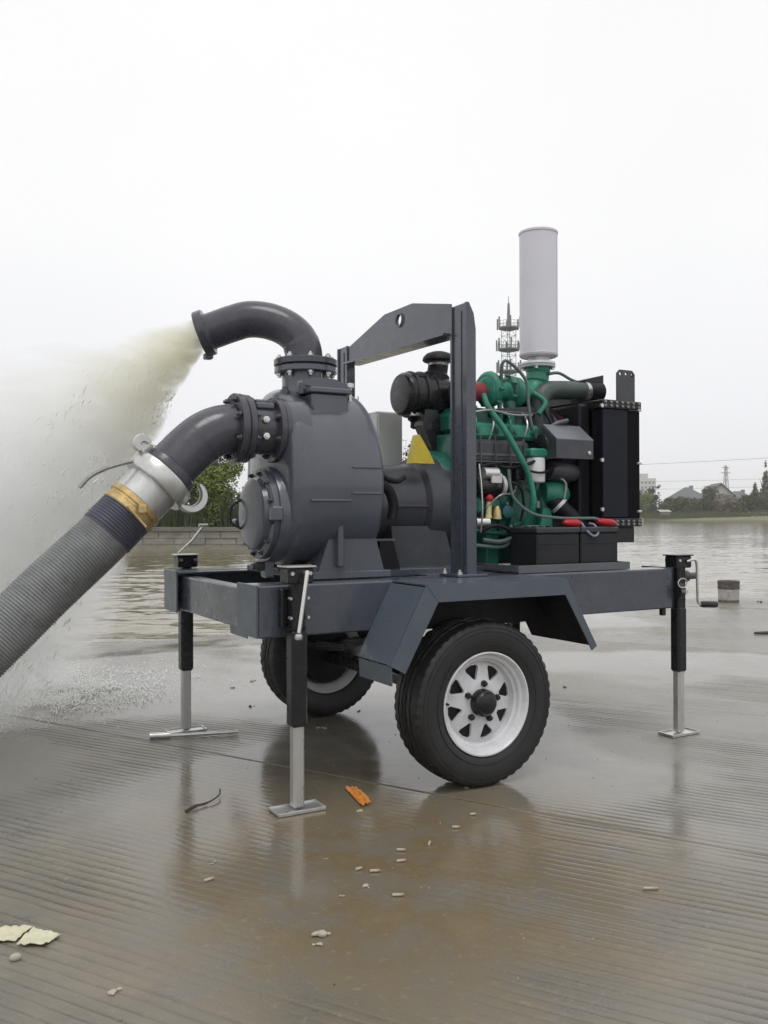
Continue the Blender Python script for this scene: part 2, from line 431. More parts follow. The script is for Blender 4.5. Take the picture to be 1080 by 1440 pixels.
def slab(u0_, u1, v0, v1, du, dv, gap=.004, split=None):
    us = np.arange(u0_+gap, u1-gap+1e-6, du); us[-1] = u1-gap
    vs = np.arange(v0+gap, v1-gap+1e-6, dv); vs[-1] = v1-gap
    if split: vs = np.concatenate([vs[vs < split], np.linspace(split, v1-gap, 70)])
    U, Vv = np.meshgrid(us, vs, indexing='ij')
    X = J0.x + U*JD.x + Vv*JN.x; Y = J0.y + U*JD.y + Vv*JN.y
    Z = ground_z(X, Y)
    film = np.clip((fbm(X, Y, .75, 1, 4)-.50)*8+.34, 0, 1)          # where rain water stands level
    sp = .038
    ph = (Vv - U*.066 + (fbm(X, Y, .5, 5, 2)-.5)*.03)/sp
    gr = np.clip(np.cos(ph*2*PI)*2.6-1.5, 0, 1)
    line = np.clip((fbm(np.floor(ph)*7.7, U*.7, 1.0, 8, 2)-.18)*2.2, 0, 1.1)
    wear = np.clip((fbm(X, Y, 1.1, 9, 3)-.33)*5, 0, 1)
    if dv < .02:
        gv = gr*np.clip(line*1.35-.15, 0, 1)*wear*(1-film*.90)
        Z = Z - gv*.0052
    else:
        gv = gr*0
    film = np.clip(film - gr*.4, 0, 1)
    Z = Z + (fbm(X, Y, 6, 11, 3)-.5)*.0018*(1-film)
    n0, n1 = U.shape
    co = np.stack([X, Y, Z], -1).reshape(-1, 3)
    i = np.arange(n0*n1).reshape(n0, n1)
    q = np.stack([i[:-1, :-1], i[1:, :-1], i[1:, 1:], i[:-1, 1:]], -1).reshape(-1, 4)
    ring = np.concatenate([i[:, 0], i[-1, 1:], i[-2::-1, -1], i[0, -2:0:-1]])
    lo = co[ring].copy(); lo[:, 2] -= .10
    k = len(ring); b0 = len(co)
    j = np.arange(k); jn = (j+1) % k
    sq = np.stack([ring[j], b0+j, b0+jn, ring[jn]], -1)
    allv = np.concatenate([co, lo]); allf = np.concatenate([q, sq])
    me = bpy.data.meshes.new('concrete_slab')
    me.vertices.add(len(allv)); me.vertices.foreach_set('co', allv.ravel())
    me.loops.add(allf.size); me.loops.foreach_set('vertex_index', allf.ravel().astype(np.int32))
    me.polygons.add(len(allf)); me.polygons.foreach_set('loop_start', np.arange(0, allf.size, 4, dtype=np.int32))
    me.update(calc_edges=True); me.validate()
    a = me.attributes.new('film', 'FLOAT', 'POINT')
    a.data.foreach_set('value', np.concatenate([film.ravel(), np.zeros(k)]).astype(np.float32))
    a2 = me.attributes.new('groove', 'FLOAT', 'POINT')
    a2.data.foreach_set('value', np.concatenate([gv.ravel(), np.zeros(k)]).astype(np.float32))
    me.shade_smooth(); me.materials.append(m_conc)
    o = bpy.data.objects.new('concrete_slab', me); C.objects.link(o); o.parent = ground
    return o
slab(-12, 3.6, -3.9, 0, .06, .0048)
slab(-12, 3.6, 0, 7.8, .06, .0048, split=4.4)
for (a, b_, c_, d_) in ((3.6, 11, -3.9, 0), (3.6, 11, 0, 3.9),
                        (3.6, 11, 3.9, 7.8), (-12, -4.6, -7.8, -3.9), (-4.6, 3.6, -7.8, -3.9), (3.6, 11, -7.8, -3.9),
                        (-12, -4.6, 7.8, 11.7), (-4.6, 3.6, 7.8, 11.7)):
    slab(a, b_, c_, d_, .11, .055)
# base sheet under everything, out to the horizon
mb = MB(); ys = [-1800, -40, 3.5, 7, 12, 40, 2500]; zs = [-.07, -.07, -.07, -.28, -.9, -2, -2]
for i in range(len(ys)-1):
    mb.add([(-2500, ys[i], zs[i]), (2500, ys[i], zs[i]), (2500, ys[i+1], zs[i+1]), (-2500, ys[i+1], zs[i+1])], [(0, 1, 2, 3)])
bs = mb.build('ground_base', mat('river_bed_concrete', (.12, .11, .09), .5, var=.2, scale=1.2), ground)

# ------------------------------------------------------------------ water (a dense near sheet with real ripples + far sheet)
def water_patch():
    nx, ny = 420, 520
    lat = np.linspace(-1, 1, nx); dep = np.exp(np.linspace(math.log(4.2), math.log(60), ny))
    D, Lt = np.meshgrid(dep, lat, indexing='ij')
    Lm = Lt*(D*.62+1.5)
    X = CAM.x + rh.x*Lm + fh.x*D; Y = CAM.y + rh.y*Lm + fh.y*D
    Z = np.zeros_like(X)
    r_ = np.random.default_rng(3)
    for k in range(46):
        wl = math.exp(r_.uniform(math.log(.16), math.log(1.3))); ang = yaw + R(90) - R(90) + r_.normal(0, .42)
        # crests run roughly across the view
        kx = fh.x*math.cos(ang-yaw) + rh.x*math.sin(ang-yaw); ky = fh.y*math.cos(ang-yaw) + rh.y*math.sin(ang-yaw)
        Z += .0040*wl**.9*np.sin((X*kx+Y*ky)*2*PI/wl + r_.uniform(0, 6.28)) / 3.4
    env = .25+1.3*fbm(X, Y, .22, 21, 3)
    depth = -.0 - ground_z(X, Y)
    Z = Z*env*2.6*np.clip((depth+WATER+.012)/.07, .03, 1)
    fade = np.clip((60-D)/12, 0, 1)
    Z = WATER + Z*fade*np.clip(13/D, .35, 1)
    n0, n1 = X.shape; co = np.stack([X, Y, Z], -1).reshape(-1, 3); i = np.arange(n0*n1).reshape(n0, n1)
    q = np.stack([i[:-1, :-1], i[:-1, 1:], i[1:, 1:], i[1:, :-1]], -1).reshape(-1, 4)
    me = bpy.data.meshes.new('river_water')
    me.vertices.add(len(co)); me.vertices.foreach_set('co', co.ravel())
    me.loops.add(q.size); me.loops.foreach_set('vertex_index', q.ravel().astype(np.int32))
    me.polygons.add(len(q)); me.polygons.foreach_set('loop_start', np.arange(0, q.size, 4, dtype=np.int32))
    me.update(calc_edges=True); me.validate(); me.shade_smooth(); me.materials.append(m_water)
    return me
wat = bpy.data.objects.new('river_water', water_patch()); C.objects.link(wat); tag(wat, kind='structure')
mb = MB(); zf = WATER
def qd(l0, l1, m0, m1, d0, d1): mb.add([B(l0, d0, zf), B(l1, d0, zf), B(m1, d1, zf), B(m0, d1, zf)], [(0, 1, 2, 3)])
Dn, Df = 4.2, 60
wn, wf = Dn*.62+1.5, Df*.62+1.5
qd(-wf, wf, -2500, 2500, Df, 2500)
qd(-900, -wn, -900, -wf, Dn, Df); qd(wn, 900, wf, 900, Dn, Df)
far_w = mb.build('river_water_far', m_water, wat, smooth=False)

# ------------------------------------------------------------------ left bank with its quay wall
def poly_sheet(name, pts, z, m, parent=None):
    return MB().add([(p.x, p.y, z) for p in pts], [tuple(range(len(pts)))]).build(name, m, parent, smooth=False)
quay = thing('quay_wall', 'long pale stone quay wall along the river bank behind the pump, dark coping on top', 'wall')
ql = [B(-34, 31.5), B(-20, 32.5), B(-5, 33.5), B(4, 35), B(9, 41), B(14, 60), B(26, 100), B(44, 150)]
H0, H1 = WATER-.6, .62
blk = None
for i in range(len(ql)-1):
    a, b_ = ql[i], ql[i+1]; L_ = (b_-a).length; d = (b_-a)/L_; n_ = Vector((-d.y, d.x, 0))
    if i >= 4:
        MB().prism([a+n_*.0, b_, b_+n_*.5, a+n_*.5], (0, 0, H0), (0, 0, H1)).build('stone_wall', m_wall, quay)
        continue
    k = max(1, int(L_/1.15))
    for j in range(k):
        for row in range(3):
            off = .5 if row % 2 else 0
            t0 = (j+off*.999)/k; t1 = min(1, (j+1+off)/k)
            if t1-t0 < .01: continue
            p0 = a+(b_-a)*t0+d*.012; p1 = a+(b_-a)*t1-d*.012
            z0 = [-.45, .02, .26][row]; z1 = [.005, .245, .50][row]
            o_ = random.uniform(-.03, .03)
            mb = MB().prism([p0-n_*o_, p1-n_*o_, p1+n_*.5, p0+n_*.5], (0, 0, z0), (0, 0, z1))
            mb.build('stone', m_wall, quay, smooth=False)
    MB().prism([a-n_*.08, b_-n_*.08, b_+n_*.5, a+n_*.5], (0, 0, .515), (0, 0, .66)).build('coping', m_coping, quay, smooth=False)
    MB().prism([a+n_*.06, b_+n_*.06, b_+n_*.4, a+n_*.4], (0, 0, -.7), (0, 0, .51)).build('backing', m_coping, quay, smooth=False)
lb = ql + [B(60, 164), B(60, 400), B(-300, 400), B(-300, 31)]
sh = Vector((0, 0, 0))
lbp = [p + (Vector((0, 0, 0))) for p in ql]
land = MB()
pts = [B(-34, 32), B(-20, 33), B(-5, 34), B(3.7, 35.6), B(8.4, 41.3), B(13.4, 60.4), B(25.4, 100.4), B(43.4, 151)]
back = [B(-80, 60), B(-60, 66), B(-30, 70), B(-15, 72), B(-6, 76), B(0, 90), B(6, 125), B(10, 190)]
V_ = []; F_ = []
for i in range(len(pts)):
    for (t, z) in ((0, .6), (.06, .75), (.3, 1.0), (1, 1.6)):
        p = pts[i].lerp(back[i], t); V_.append((p.x, p.y, z))
for i in range(len(pts)-1):
    for j in range(3): F_.append((i*4+j, (i+1)*4+j, (i+1)*4+j+1, i*4+j+1))
left_land = land.add(V_, F_).build('river_bank', m_land)
tag(left_land, kind='structure')

# far bank on the right, about 170 m away
sp_ = [(-10, 176), (44, 172), (60, 168), (80, 166), (110, 163), (160, 150), (260, 120)]
V_ = []; F_ = []
for (l, d) in sp_:
    for (dd, z) in ((0, -1.2), (.6, .15), (3, .75), (7, 1.6), (30, 1.9), (400, 2.5)):
        p = B(l*(1+dd/d), d+dd, z); V_.append(tuple(p))
for i in range(len(sp_)-1):
    for j in range(5): F_.append((i*6+j, (i+1)*6+j, (i+1)*6+j+1, i*6+j+1))
far_land = MB().add(V_, F_).build('far_bank', m_bank); tag(far_land, kind='structure')

# ------------------------------------------------------------------ vegetation
def leaf_mesh(name, m, parts, n, leaf, seed, parent=None, flat=.75):
    """parts: list of (centre, (rx, ry, rz), weight)"""
    r_ = np.random.default_rng(seed)
    w = np.array([p[2] for p in parts], float); w /= w.sum()
    ch = r_.choice(len(parts), n, p=w)
    cen = np.array([list(p[0]) for p in parts])[ch]; rad = np.array([list(p[1]) for p in parts])[ch]
    d = r_.normal(size=(n, 3)); d /= np.linalg.norm(d, axis=1)[:, None]
    rr_ = r_.random(n)**(1/3)*.35+.65*r_.random(n)**.35
    P = cen + d*rad*rr_[:, None]*(1+r_.normal(0, .09, n))[:, None]
    keep = fbm(P[:, 0]+P[:, 1]*.5, P[:, 2]+P[:, 1], 1.1/max(.3, leaf*8), seed % 50, 2) > .40
    P = P[keep]; n = len(P); d = d[keep]
    nn = d*.6 + r_.normal(size=(n, 3))*.8; nn[:, 2] += .35; nn /= np.linalg.norm(nn, axis=1)[:, None]
    t = np.cross(nn, r_.normal(size=(n, 3))); t /= np.linalg.norm(t, axis=1)[:, None]; b_ = np.cross(nn, t)
    s = leaf*r_.uniform(.6, 1.5, n)[:, None]
    v = np.stack([P-t*s, P-b_*s*.45, P+t*s, P+b_*s*.45], 1).reshape(-1, 3)
    f = np.arange(4*n).reshape(n, 4)
    me = bpy.data.meshes.new(name); me.vertices.add(len(v)); me.vertices.foreach_set('co', v.ravel())
    me.loops.add(f.size); me.loops.foreach_set('vertex_index', f.ravel().astype(np.int32))
    me.polygons.add(n); me.polygons.foreach_set('loop_start', np.arange(0, f.size, 4, dtype=np.int32))
    me.update(calc_edges=True); me.materials.append(m)
    o = bpy.data.objects.new(name, me); C.objects.link(o)
    if parent: o.parent = parent
    return o
def tree(name, label, base, h, w, m, leaf, n, seed, group=None, cone=False, trunk=.3, cat='tree'):
    t = thing(name, label, cat, group); r_ = random.Random(seed)
    mb = MB(); th = h*trunk
    mb.tube([base+V(0, 0, -.3), base+V(0, 0, th*.5), base+V(r_.uniform(-.1, .1)*w, 0, th), base+V(0, 0, h*.7)], [w*.05, w*.04, w*.035, w*.012], n=7)
    for k in range(5):
        a = r_.uniform(0, 6.28); z0 = th*r_.uniform(.6, 1.4)
        mb.tube([base+V(0, 0, z0), base+V(math.cos(a)*w*.2, math.sin(a)*w*.2, z0+h*.15), base+V(math.cos(a)*w*.36, math.sin(a)*w*.36, z0+h*.3)], [w*.022, w*.015, w*.006], n=5)
    mb.build('trunk', m_bark, t)
    parts = []
    if cone:
        for k in range(9):
            f_ = k/8; q = w*.5*(1-f_*.88); zz = th*.5+(h-th*.5)*f_*.95
            parts.append((base+V(r_.uniform(-.1, .1)*q, r_.uniform(-.1, .1)*q, zz), (q, q, h*.09), (1-f_)**1.3+.08))
    else:
        for k in range(11):
            a = r_.uniform(0, 6.28); rr_ = r_.uniform(0, .33)*w; zz = r_.uniform(th*.7, h*.86)
            q = w*r_.uniform(.16, .30)*(1.1-.45*(zz/h))
            parts.append((base+V(math.cos(a)*rr_, math.sin(a)*rr_, zz), (q, q, min(q*.85, h-zz if h > zz else q)), q*q))
        parts.append((base+V(0, 0, h*.55), (w*.36, w*.36, h*.36), w*w*.08))
    leaf_mesh('crown', m, parts, n, leaf, seed, t)
    return t
# left bank, 35 m away
tree('bush', 'bright yellow-green bush above the quay wall, just left of the pump', B(-6.75, 35.4, .5), 3.0, 2.7, m_leafb, .06, 14000, 11, trunk=.15, cat='bush')
tree('bush', 'dark green bush behind the hose coupling on the quay bank', B(-9.0, 37.0, .5), 2.5, 3.4, m_leafg, .06, 11000, 12, trunk=.15, cat='bush')
tree('tree', 'dark leafy tree behind the bright bush, rising over the inlet pipe elbow', B(-8.6, 41, .6), 3.7, 4.2, m_leafg, .07, 9000, 13)
tree('tree', 'grey-green tree on the quay bank seen through the spray at the left edge', B(-13.5, 39, .6), 4.2, 5.0, m_leafg, .075, 8000, 14)
tree('bush', 'low dark bush on the quay bank under the hose cuff', B(-11.2, 36.5, .5), 1.9, 3.2, m_leafd, .06, 7000, 15, trunk=.12, cat='bush')
tree('tree', 'dark tree showing between the grey cabinet and the lifting gantry', B(1.35, 40, .5), 4.6, 3.6, m_leafo, .07, 10000, 16)
tree('tree', 'olive tree on the bank hidden mostly behind the engine bell housing', B(3.4, 44, .5), 4.0, 3.6, m_leafd, .07, 7000, 17)
tree('bush', 'bush on the quay bank close behind the pump volute', B(-4.7, 36.2, .5), 2.4, 2.6, m_leafg, .055, 7000, 18, trunk=.15, cat='bush')
tree('bush', 'small bush on the bank between the pump and the cabinet', B(-1.2, 37, .5), 2.0, 3.0, m_leafd, .06, 7000, 19, trunk=.15, cat='bush')
tree('tree', 'dark tree on the quay bank behind the spray, left of the hose coupling', B(-10.9, 40, .6), 4.3, 4.0, m_leafd, .08, 9000, 31)
tree('tree', 'broad dark tree at the far left edge behind the spray', B(-16.6, 41, .6), 4.6, 5.0, m_leafd, .08, 9000, 32)
# reeds / rank grass along the top of the quay wall
r_ = np.random.default_rng(5); n = 9000
lat = r_.uniform(-20, 6, n); dep = 34.3+(lat+20)*.03+r_.random(n)**1.5*2.2
v = []; f = []
hts = .35+.75*fbm(lat, dep, .5, 31, 3)+r_.uniform(-.1, .25, n)
for i in range(n):
    p = B(lat[i], dep[i], .62+.08*(dep[i]-34)); a = r_.uniform(0, 6.28); dx, dy = math.cos(a)*.022, math.sin(a)*.022
    lx, ly = r_.normal(0, .10), r_.normal(0, .10)
    v += [(p.x-dx, p.y-dy, p.z), (p.x+dx, p.y+dy, p.z), (p.x+lx, p.y+ly, p.z+hts[i])]; f.append((3*i, 3*i+1, 3*i+2))
reeds = MB().add(v, f)
me = bpy.data.meshes.new('bank_grass'); me.from_pydata(reeds.v, [], reeds.f); me.materials.append(m_reed)
o = bpy.data.objects.new('bank_grass', me); C.objects.link(o)
tag(o, 'rank grass and reeds growing along the top of the quay wall', 'grass', kind='stuff')

# far bank: bushes, houses
fr = random.Random(4)
def px_lat(px, d): return (px-540)/1246.9*d
kinds = [(m_leafo, 'olive'), (m_leafg, 'grey-green'), (m_leafb, 'yellow-green'), (m_leafd, 'dark green'), (m_leafp, 'blossoming')]
spec = [(905, 171, 5.2, 6.5, 3, 'dark green trees beside the edge of the radiator on the far bank'),
        (916, 168, 4.4, 5.5, 2, 'yellow-green waterside bush nearest the radiator on the far bank'),
        (932, 172, 6.6, 4.2, 1, 'round grey-green tree left of the hip-roofed house on the far bank'),
        (945, 169, 3.6, 6.0, 0, 'olive shrub below the left end of the hip roof'),
        (958, 169, 3.4, 5.5, 0, 'olive shrub below the ridge of the hip roof'), (968, 170, 4.0, 5.0, 3, 'dark shrub in front of the hip-roofed house'), (978, 169, 3.2, 6.0, 0, 'olive shrub between the hip-roofed house and the white gable'),
        (990, 170, 3.8, 5.0, 0, 'olive shrub just left of the white gable wall'), (1003, 170, 3.4, 5.5, 3, 'dark shrub under the white gable'), (1016, 172, 6.0, 5.5, 0, 'taller olive tree to the right of the white gable'),
        (1030, 169, 3.6, 5.0, 4, 'pale blossoming shrub on the far bank, left one of the two'), (1042, 170, 4.2, 5.0, 4, 'pale blossoming shrub on the far bank, right one of the two'),
        (1054, 169, 3.5, 5.5, 0, 'olive shrub right of the pair of blossoming shrubs'), (1066, 170, 4.0, 5.5, 3, 'dark shrub at the right edge of the far bank'), (1079, 170, 5.2, 5.0, 1, 'grey-green tree at the very right edge of the far bank'),
        (1100, 170, 4.2, 6.0, 0, 'shrub cut by the right edge of the view on the far bank'), (893, 171, 4.8, 5, 0, 'shrub on the far bank just behind the radiator edge'), (880, 171, 4.8, 5, 0, 'shrub on the far bank hidden mostly by the radiator')]
for i, (px, d, h, w, kk, lab) in enumerate(spec):
    mm, kn = kinds[kk]
    tree('bush' if h < 4.5 else 'tree', lab, B(px_lat(px, d), d+6, 1.2), h, w, mm, .20, 2600, 50+i,
         group='trees and shrubs along the far bank', trunk=.12, cat='bush' if h < 4.5 else 'tree')
tree('conifer', 'slim dark conifer rising above the roofs at the right edge', B(px_lat(1077, 185), 185, 1.5), 10.6, 3.4, m_leafg, .2, 3000, 81, cone=True)
tree('conifer', 'small faint conifer among the roofs left of the slim dark one', B(px_lat(1062, 190), 190, 1.5), 7.0, 3.0, m_leafg, .2, 2000, 82, cone=True)
# strip of bank grass on far side
n = 7000; r_ = np.random.default_rng(6); v = []; f = []
for i in range(n):
    px = r_.uniform(868, 1110); d = 170+r_.random()*7; zz = .5+(d-170)*.16; p = B(px_lat(px, d), d, zz); h = r_.uniform(.3, .9)
    v += [tuple(p-rh*.12), tuple(p+rh*.12), tuple(p+V(0, 0, h))]; f.append((3*i, 3*i+1, 3*i+2))
me = bpy.data.meshes.new('far_bank_grass'); me.from_pydata(v, [], f); me.materials.append(m_leafo)
o = bpy.data.objects.new('far_bank_grass', me); C.objects.link(o); tag(o, 'rough grass strip at the water edge of the far bank', 'grass', kind='stuff')

def house(label, px, d, w, dep, hw, hr, gable=False, rot=0, wall=m_wallw, wins=2):
    t = thing('house', label, 'house'); c = B(px_lat(px, d), d, 1.6); ca, sa = math.cos(rot), math.sin(rot)
    X = rh*ca + fh*sa; Y = -rh*sa + fh*ca; Z = V(0, 0, 1)
    P = lambda a, b_, z: c + X*a + Y*b_ + Z*z
    body = MB()
    if gable:   # ridge runs away from the viewer, gable end faces the river
        body.prism([P(-w/2, -dep/2, -.8), P(w/2, -dep/2, -.8), P(w/2, -dep/2, hw), P(0, -dep/2, hw+hr), P(-w/2, -dep/2, hw)], (0, 0, 0), Y*dep)
    else:
        body.prism([P(-w/2, -dep/2, 0), P(w/2, -dep/2, 0), P(w/2, dep/2, 0), P(-w/2, dep/2, 0)], (0, 0, -.8), (0, 0, hw))
    body.build('wall', wall, t, smooth=False)
    rf = MB(); o_ = .45; th = .22
    if gable:
        for s_ in (-1, 1):
            sl = hr/(w/2)
            rf.prism([P(0, -dep/2-o_, hw+hr+.03), P(s_*(w/2+o_), -dep/2-o_, hw-o_*sl+.03), P(s_*(w/2+o_), dep/2+o_, hw-o_*sl+.03), P(0, dep/2+o_, hw+hr+.03)], (0, 0, 0), (0, 0, th))
    else:
        a, b_ = w/2+o_, dep/2+o_; ri = w/2-dep*.35
        q = [P(-a, -b_, hw-.15), P(a, -b_, hw-.15), P(a, b_, hw-.15), P(-a, b_, hw-.15), P(-ri, 0, hw+hr), P(ri, 0, hw+hr)]
        rf.add(q, [(0, 1, 5, 4), (1, 2, 5), (2, 3, 4, 5), (3, 0, 4), (3, 2, 1, 0)])
    roof = rf.build('roof', m_roof, t, smooth=False)
    for s_ in range(2):
        cc = P(w*.2*(1-2*s_), 0, hw+hr*.5)
    MB().box(P(w*.18, .2, hw+hr*.4)-V(.3, .3, 0), P(w*.18, .2, hw+hr*.4)+V(.3, .3, hr*.75), .02).build('chimney', m_walld, roof, smooth=False)
    for i in range(wins):
        x0 = -w/2 + w*(i+.5)/wins
        wn_ = MB().prism([P(x0-.5, -dep/2-.03, hw*.45), P(x0+.5, -dep/2-.03, hw*.45), P(x0+.5, -dep/2-.03, hw*.85), P(x0-.5, -dep/2-.03, hw*.85)], (0, 0, 0), Y*.08).build('window', m_walld, t, smooth=False)
        MB().prism([P(x0-.4, -dep/2-.06, hw*.5), P(x0+.4, -dep/2-.06, hw*.5), P(x0+.4, -dep/2-.06, hw*.8), P(x0-.4, -dep/2-.06, hw*.8)], (0, 0, 0), Y*.02).build('pane', m_pane, wn_, smooth=False)
    return t
house('low house with a wide dark hip roof on the far bank', 966, 188, 5.8, 7, 3.0, 2.4, rot=.1, wall=m_walld, wins=3)
house('house with a white gable end under a steep grey roof', 1007, 187, 5.0, 9, 3.6, 2.3, gable=True, rot=-.15)
house('house with a long low roof right behind the white gable', 1037, 190, 6.4, 7, 2.6, 2.0, rot=-.2, wall=m_walld)
house('small grey-roofed house near the right edge between the conifers', 1063, 186, 5.0, 6, 2.2, 1.8, rot=.25, wall=m_walld)
house('low grey house at the right edge in front of the slim conifer', 1092, 186, 6.0, 7, 2.4, 1.8, rot=-.1, wall=m_walld)
# low white boat shed on the bank
t = thing('shed', 'tiny pale shed roof at the water edge below the grey-green tree', 'shed')
c = B(px_lat(936, 171), 171, .9)
MB().prism([c-rh*.9, c+rh*.9, c+rh*.9+fh*1.6, c-rh*.9+fh*1.6], (0, 0, -.5), (0, 0, .8)).build('wall', m_walld, t, smooth=False)
MB().prism([c-rh*1.1-fh*.2+V(0, 0, .8), c+rh*1.1-fh*.2+V(0, 0, .8), c+rh*1.1+fh*1.8+V(0, 0, 1.15), c-rh*1.1+fh*1.8+V(0, 0, 1.15)], (0, 0, .01), (0, 0, .12)).build('roof', m_wallw, t, smooth=False)
# pale apartment block far away
t = thing('apartment_block', 'pale distant apartment block beside the radiator edge', 'building')
d = 560; c = B(px_lat(908, d), d, 0); w = 12; hh = 24.5
MB().prism([c-rh*w/2, c+rh*w*.55, c+rh*w*.55+fh*12, c-rh*w/2+fh*12], (0, 0, 0), (0, 0, hh)).build('wall', m_wallw, t, smooth=False)
MB().prism([c-rh*w*.4+fh*1, c+rh*w*.15+fh*1, c+rh*w*.15+fh*8, c-rh*w*.4+fh*8], (0, 0, hh+.01), (0, 0, hh+3)).build('stair_tower', m_wallw, t, smooth=False)
wm = None
for fl in range(7):
    for k in range(5):
        a = c-rh*w*.42+rh*(k*2.35)-fh*.12+V(0, 0, 3+fl*3)
        if wm is None:
            wm = MB().prism([V(0, 0, 0), rh*1.1, rh*1.1+V(0, 0, 1.4), V(0, 0, 1.4)], (0, 0, 0), fh*.2).build('window', m_pane, t, smooth=False); wm.location = a
        else:
            q = wm.copy(); C.objects.link(q); q.location = a
# pylons and power lines
def lattice(t, c, h, w0, w1, n, m, rr_=.04, name='lattice'):
    mb = MB()
    def cor(z, k):
        w_ = w0+(w1-w0)*z/h; a = PI/4+k*PI/2; return c+V(math.cos(a)*w_*.7, math.sin(a)*w_*.7, z)
    for i in range(n):
        z0, z1 = h*i/n, h*(i+1)/n
        for k in range(4):
            mb.cyl(cor(z0, k), cor(z1, k), rr_, n=4, caps=False)
            mb.cyl(cor(z0, k), cor(z1, (k+1) % 4), rr_*.6, n=4, caps=False)
            mb.cyl(cor(z1, k), cor(z1, (k+1) % 4), rr_*.6, n=4, caps=False)
    return mb.build(name, m, t, smooth=False)
t = thing('power_pylon', 'thin faint power pylon standing behind the white gable', 'pylon')
c = B(px_lat(1021, 420), 420, 0); lattice(t, c, 24.5, 3.2, .7, 9, m_tower, .16)
MB().box(c-V(3, .2, -21), c+V(3, .2, 21.3), .02).build('cross_arm', m_tower, t)
MB().box(c-V(2.3, .2, -23.4), c+V(2.3, .2, 23.7), .02).build('cross_arm', m_tower, t)
def wire(lab, p, q, r):
    pts = [p.lerp(q, i/24)-V(0, 0, 4*(i/24)*(1-i/24)*(q-p).length*.006) for i in range(25)]
    o = MB().tube(pts, r, n=5).build('power_line', m_tower); tag(o, lab, 'power line', 'power lines over the river')
def pxy(px, y, d): return B(px_lat(px, d), d, CAM.z-(y-726)/1246.9*d)
wire('thickest and highest power line, crossing the sky right of the radiator', pxy(560, 664, 150), pxy(1180, 640, 110), .022)
wire('upper of the two faint power lines below the thick one', pxy(560, 679, 300), pxy(1180, 672, 240), .035)
wire('lower of the two faint power lines, just above the roofs', pxy(560, 690, 320), pxy(1180, 683, 260), .035)

# ------------------------------------------------------------------ telecom tower behind the engine
t = thing('telecom_tower', 'lattice telecom tower with three round antenna platforms behind the turbocharger', 'tower')
c = Vector((77.9, 100, 0)); 
lattice(t, c, 28.6, 1.5, 1.5, 20, m_tower, .05)
MB().tube([c+V(0, 0, 28.6), c+V(0, 0, 31.9)], [.30, .16], n=8).build('mast', m_tower, t)
MB().tube([c+V(0, 0, 31.9), c+V(0, 0, 33.0)], [.06, .03], n=6).build('lightning_rod', m_tower, t)
for (z, w_) in ((28.3, 1.45), (25.2, 1.55), (22.0, 1.55)):
    pf = MB().lathe(c+V(0, 0, z), (0, 0, 1), [(-.35, w_*.45), (-.12, w_), (.06, w_), (.06, w_*.4)], n=20).build('platform', m_tower, t)
    mb = MB()
    for k in range(16):
        a = 2*PI*k/16; p = c+V(math.cos(a)*w_, math.sin(a)*w_, z); a2 = 2*PI*(k+1)/16; p2 = c+V(math.cos(a2)*w_, math.sin(a2)*w_, z)
        mb.cyl(p, p+V(0, 0, 1.0), .03, n=4); mb.cyl(p+V(0, 0, .95), p2+V(0, 0, .95), .025, n=4); mb.cyl(p+V(0, 0, .5), p2+V(0, 0, .5), .02, n=4)
    mb.build('railing', m_tower, pf, smooth=False)
    for k in range(6):
        a = 2*PI*k/6+z; p = c+V(math.cos(a)*(w_+.28), math.sin(a)*(w_+.28), z)
        MB().box(p+V(-.09, -.09, -.1), p+V(.09, .09, 1.5), .02).build('antenna', m_tower, pf)

# ================================================================== TRAILER
BZ0, BZ1, TW, TL = .619, .811, 1.21, 2.126
trailer = thing('pump_trailer', 'dark slate grey two-wheel trailer frame with angular fenders, four jacks and a lifting gantry', 'trailer')
def P_(name, mb, m, parent=trailer, **k): return mb.build(name, m, parent, **k)
WB = .205
def channel_beam(y0, y1, label):
    # rectangular side beam with a welded cap at each end
    mb = MB().box((.006, y0, BZ0), (TL-.006, y1, BZ1), .006)
    b_ = P_('side_beam', mb, m_paint)
    lo, hi = min(y0, y1), max(y0, y1)
    for x0, x1 in ((0, .005), (TL-.005, TL)):
        l2, h2 = (lo, WB) if lo < .5 else (TW-WB, hi)
        P_('end_cap', MB().box((x0-(.004 if x0 == 0 else -.004), l2+.001, BZ0+.002), (x1, h2-.001, BZ1+.003), .002), m_fender, b_)
    return b_
bn = channel_beam(0, WB-.09, 'near'); 
bf = channel_beam(TW-(WB-.09), TW, 'far')
# inner flange plates of the open channels, seen at the front end
P_('flange', MB().box((.004, WB-.09, BZ1-.012), (TL-.01, WB, BZ1-.003), .002), m_paint, bn)
P_('flange', MB().box((.004, TW-WB, BZ1-.012), (TL-.01, TW-WB+.09, BZ1-.003), .002), m_paint, bf)
for (x0, x1, zt) in ((.03, .10, .787), (.72, .80, .80), (1.15, 1.23, .80), (1.60, 1.68, .80), (TL-.10, TL-.02, .80)):
    P_('cross_beam', MB().box((x0, WB-.088, BZ0+.01), (x1, TW-WB+.088, zt), .005), m_paint)
# pump and engine mounting rails
for y0 in (.30, .84):
    P_('mounting_rail', MB().box((.40, y0, .801), (1.95, y0+.08, .835), .004), m_paint)
P_('deck_plate', MB().box((.86, .21, .8045), (1.94, 1.0, .8105), .002), m_paint)

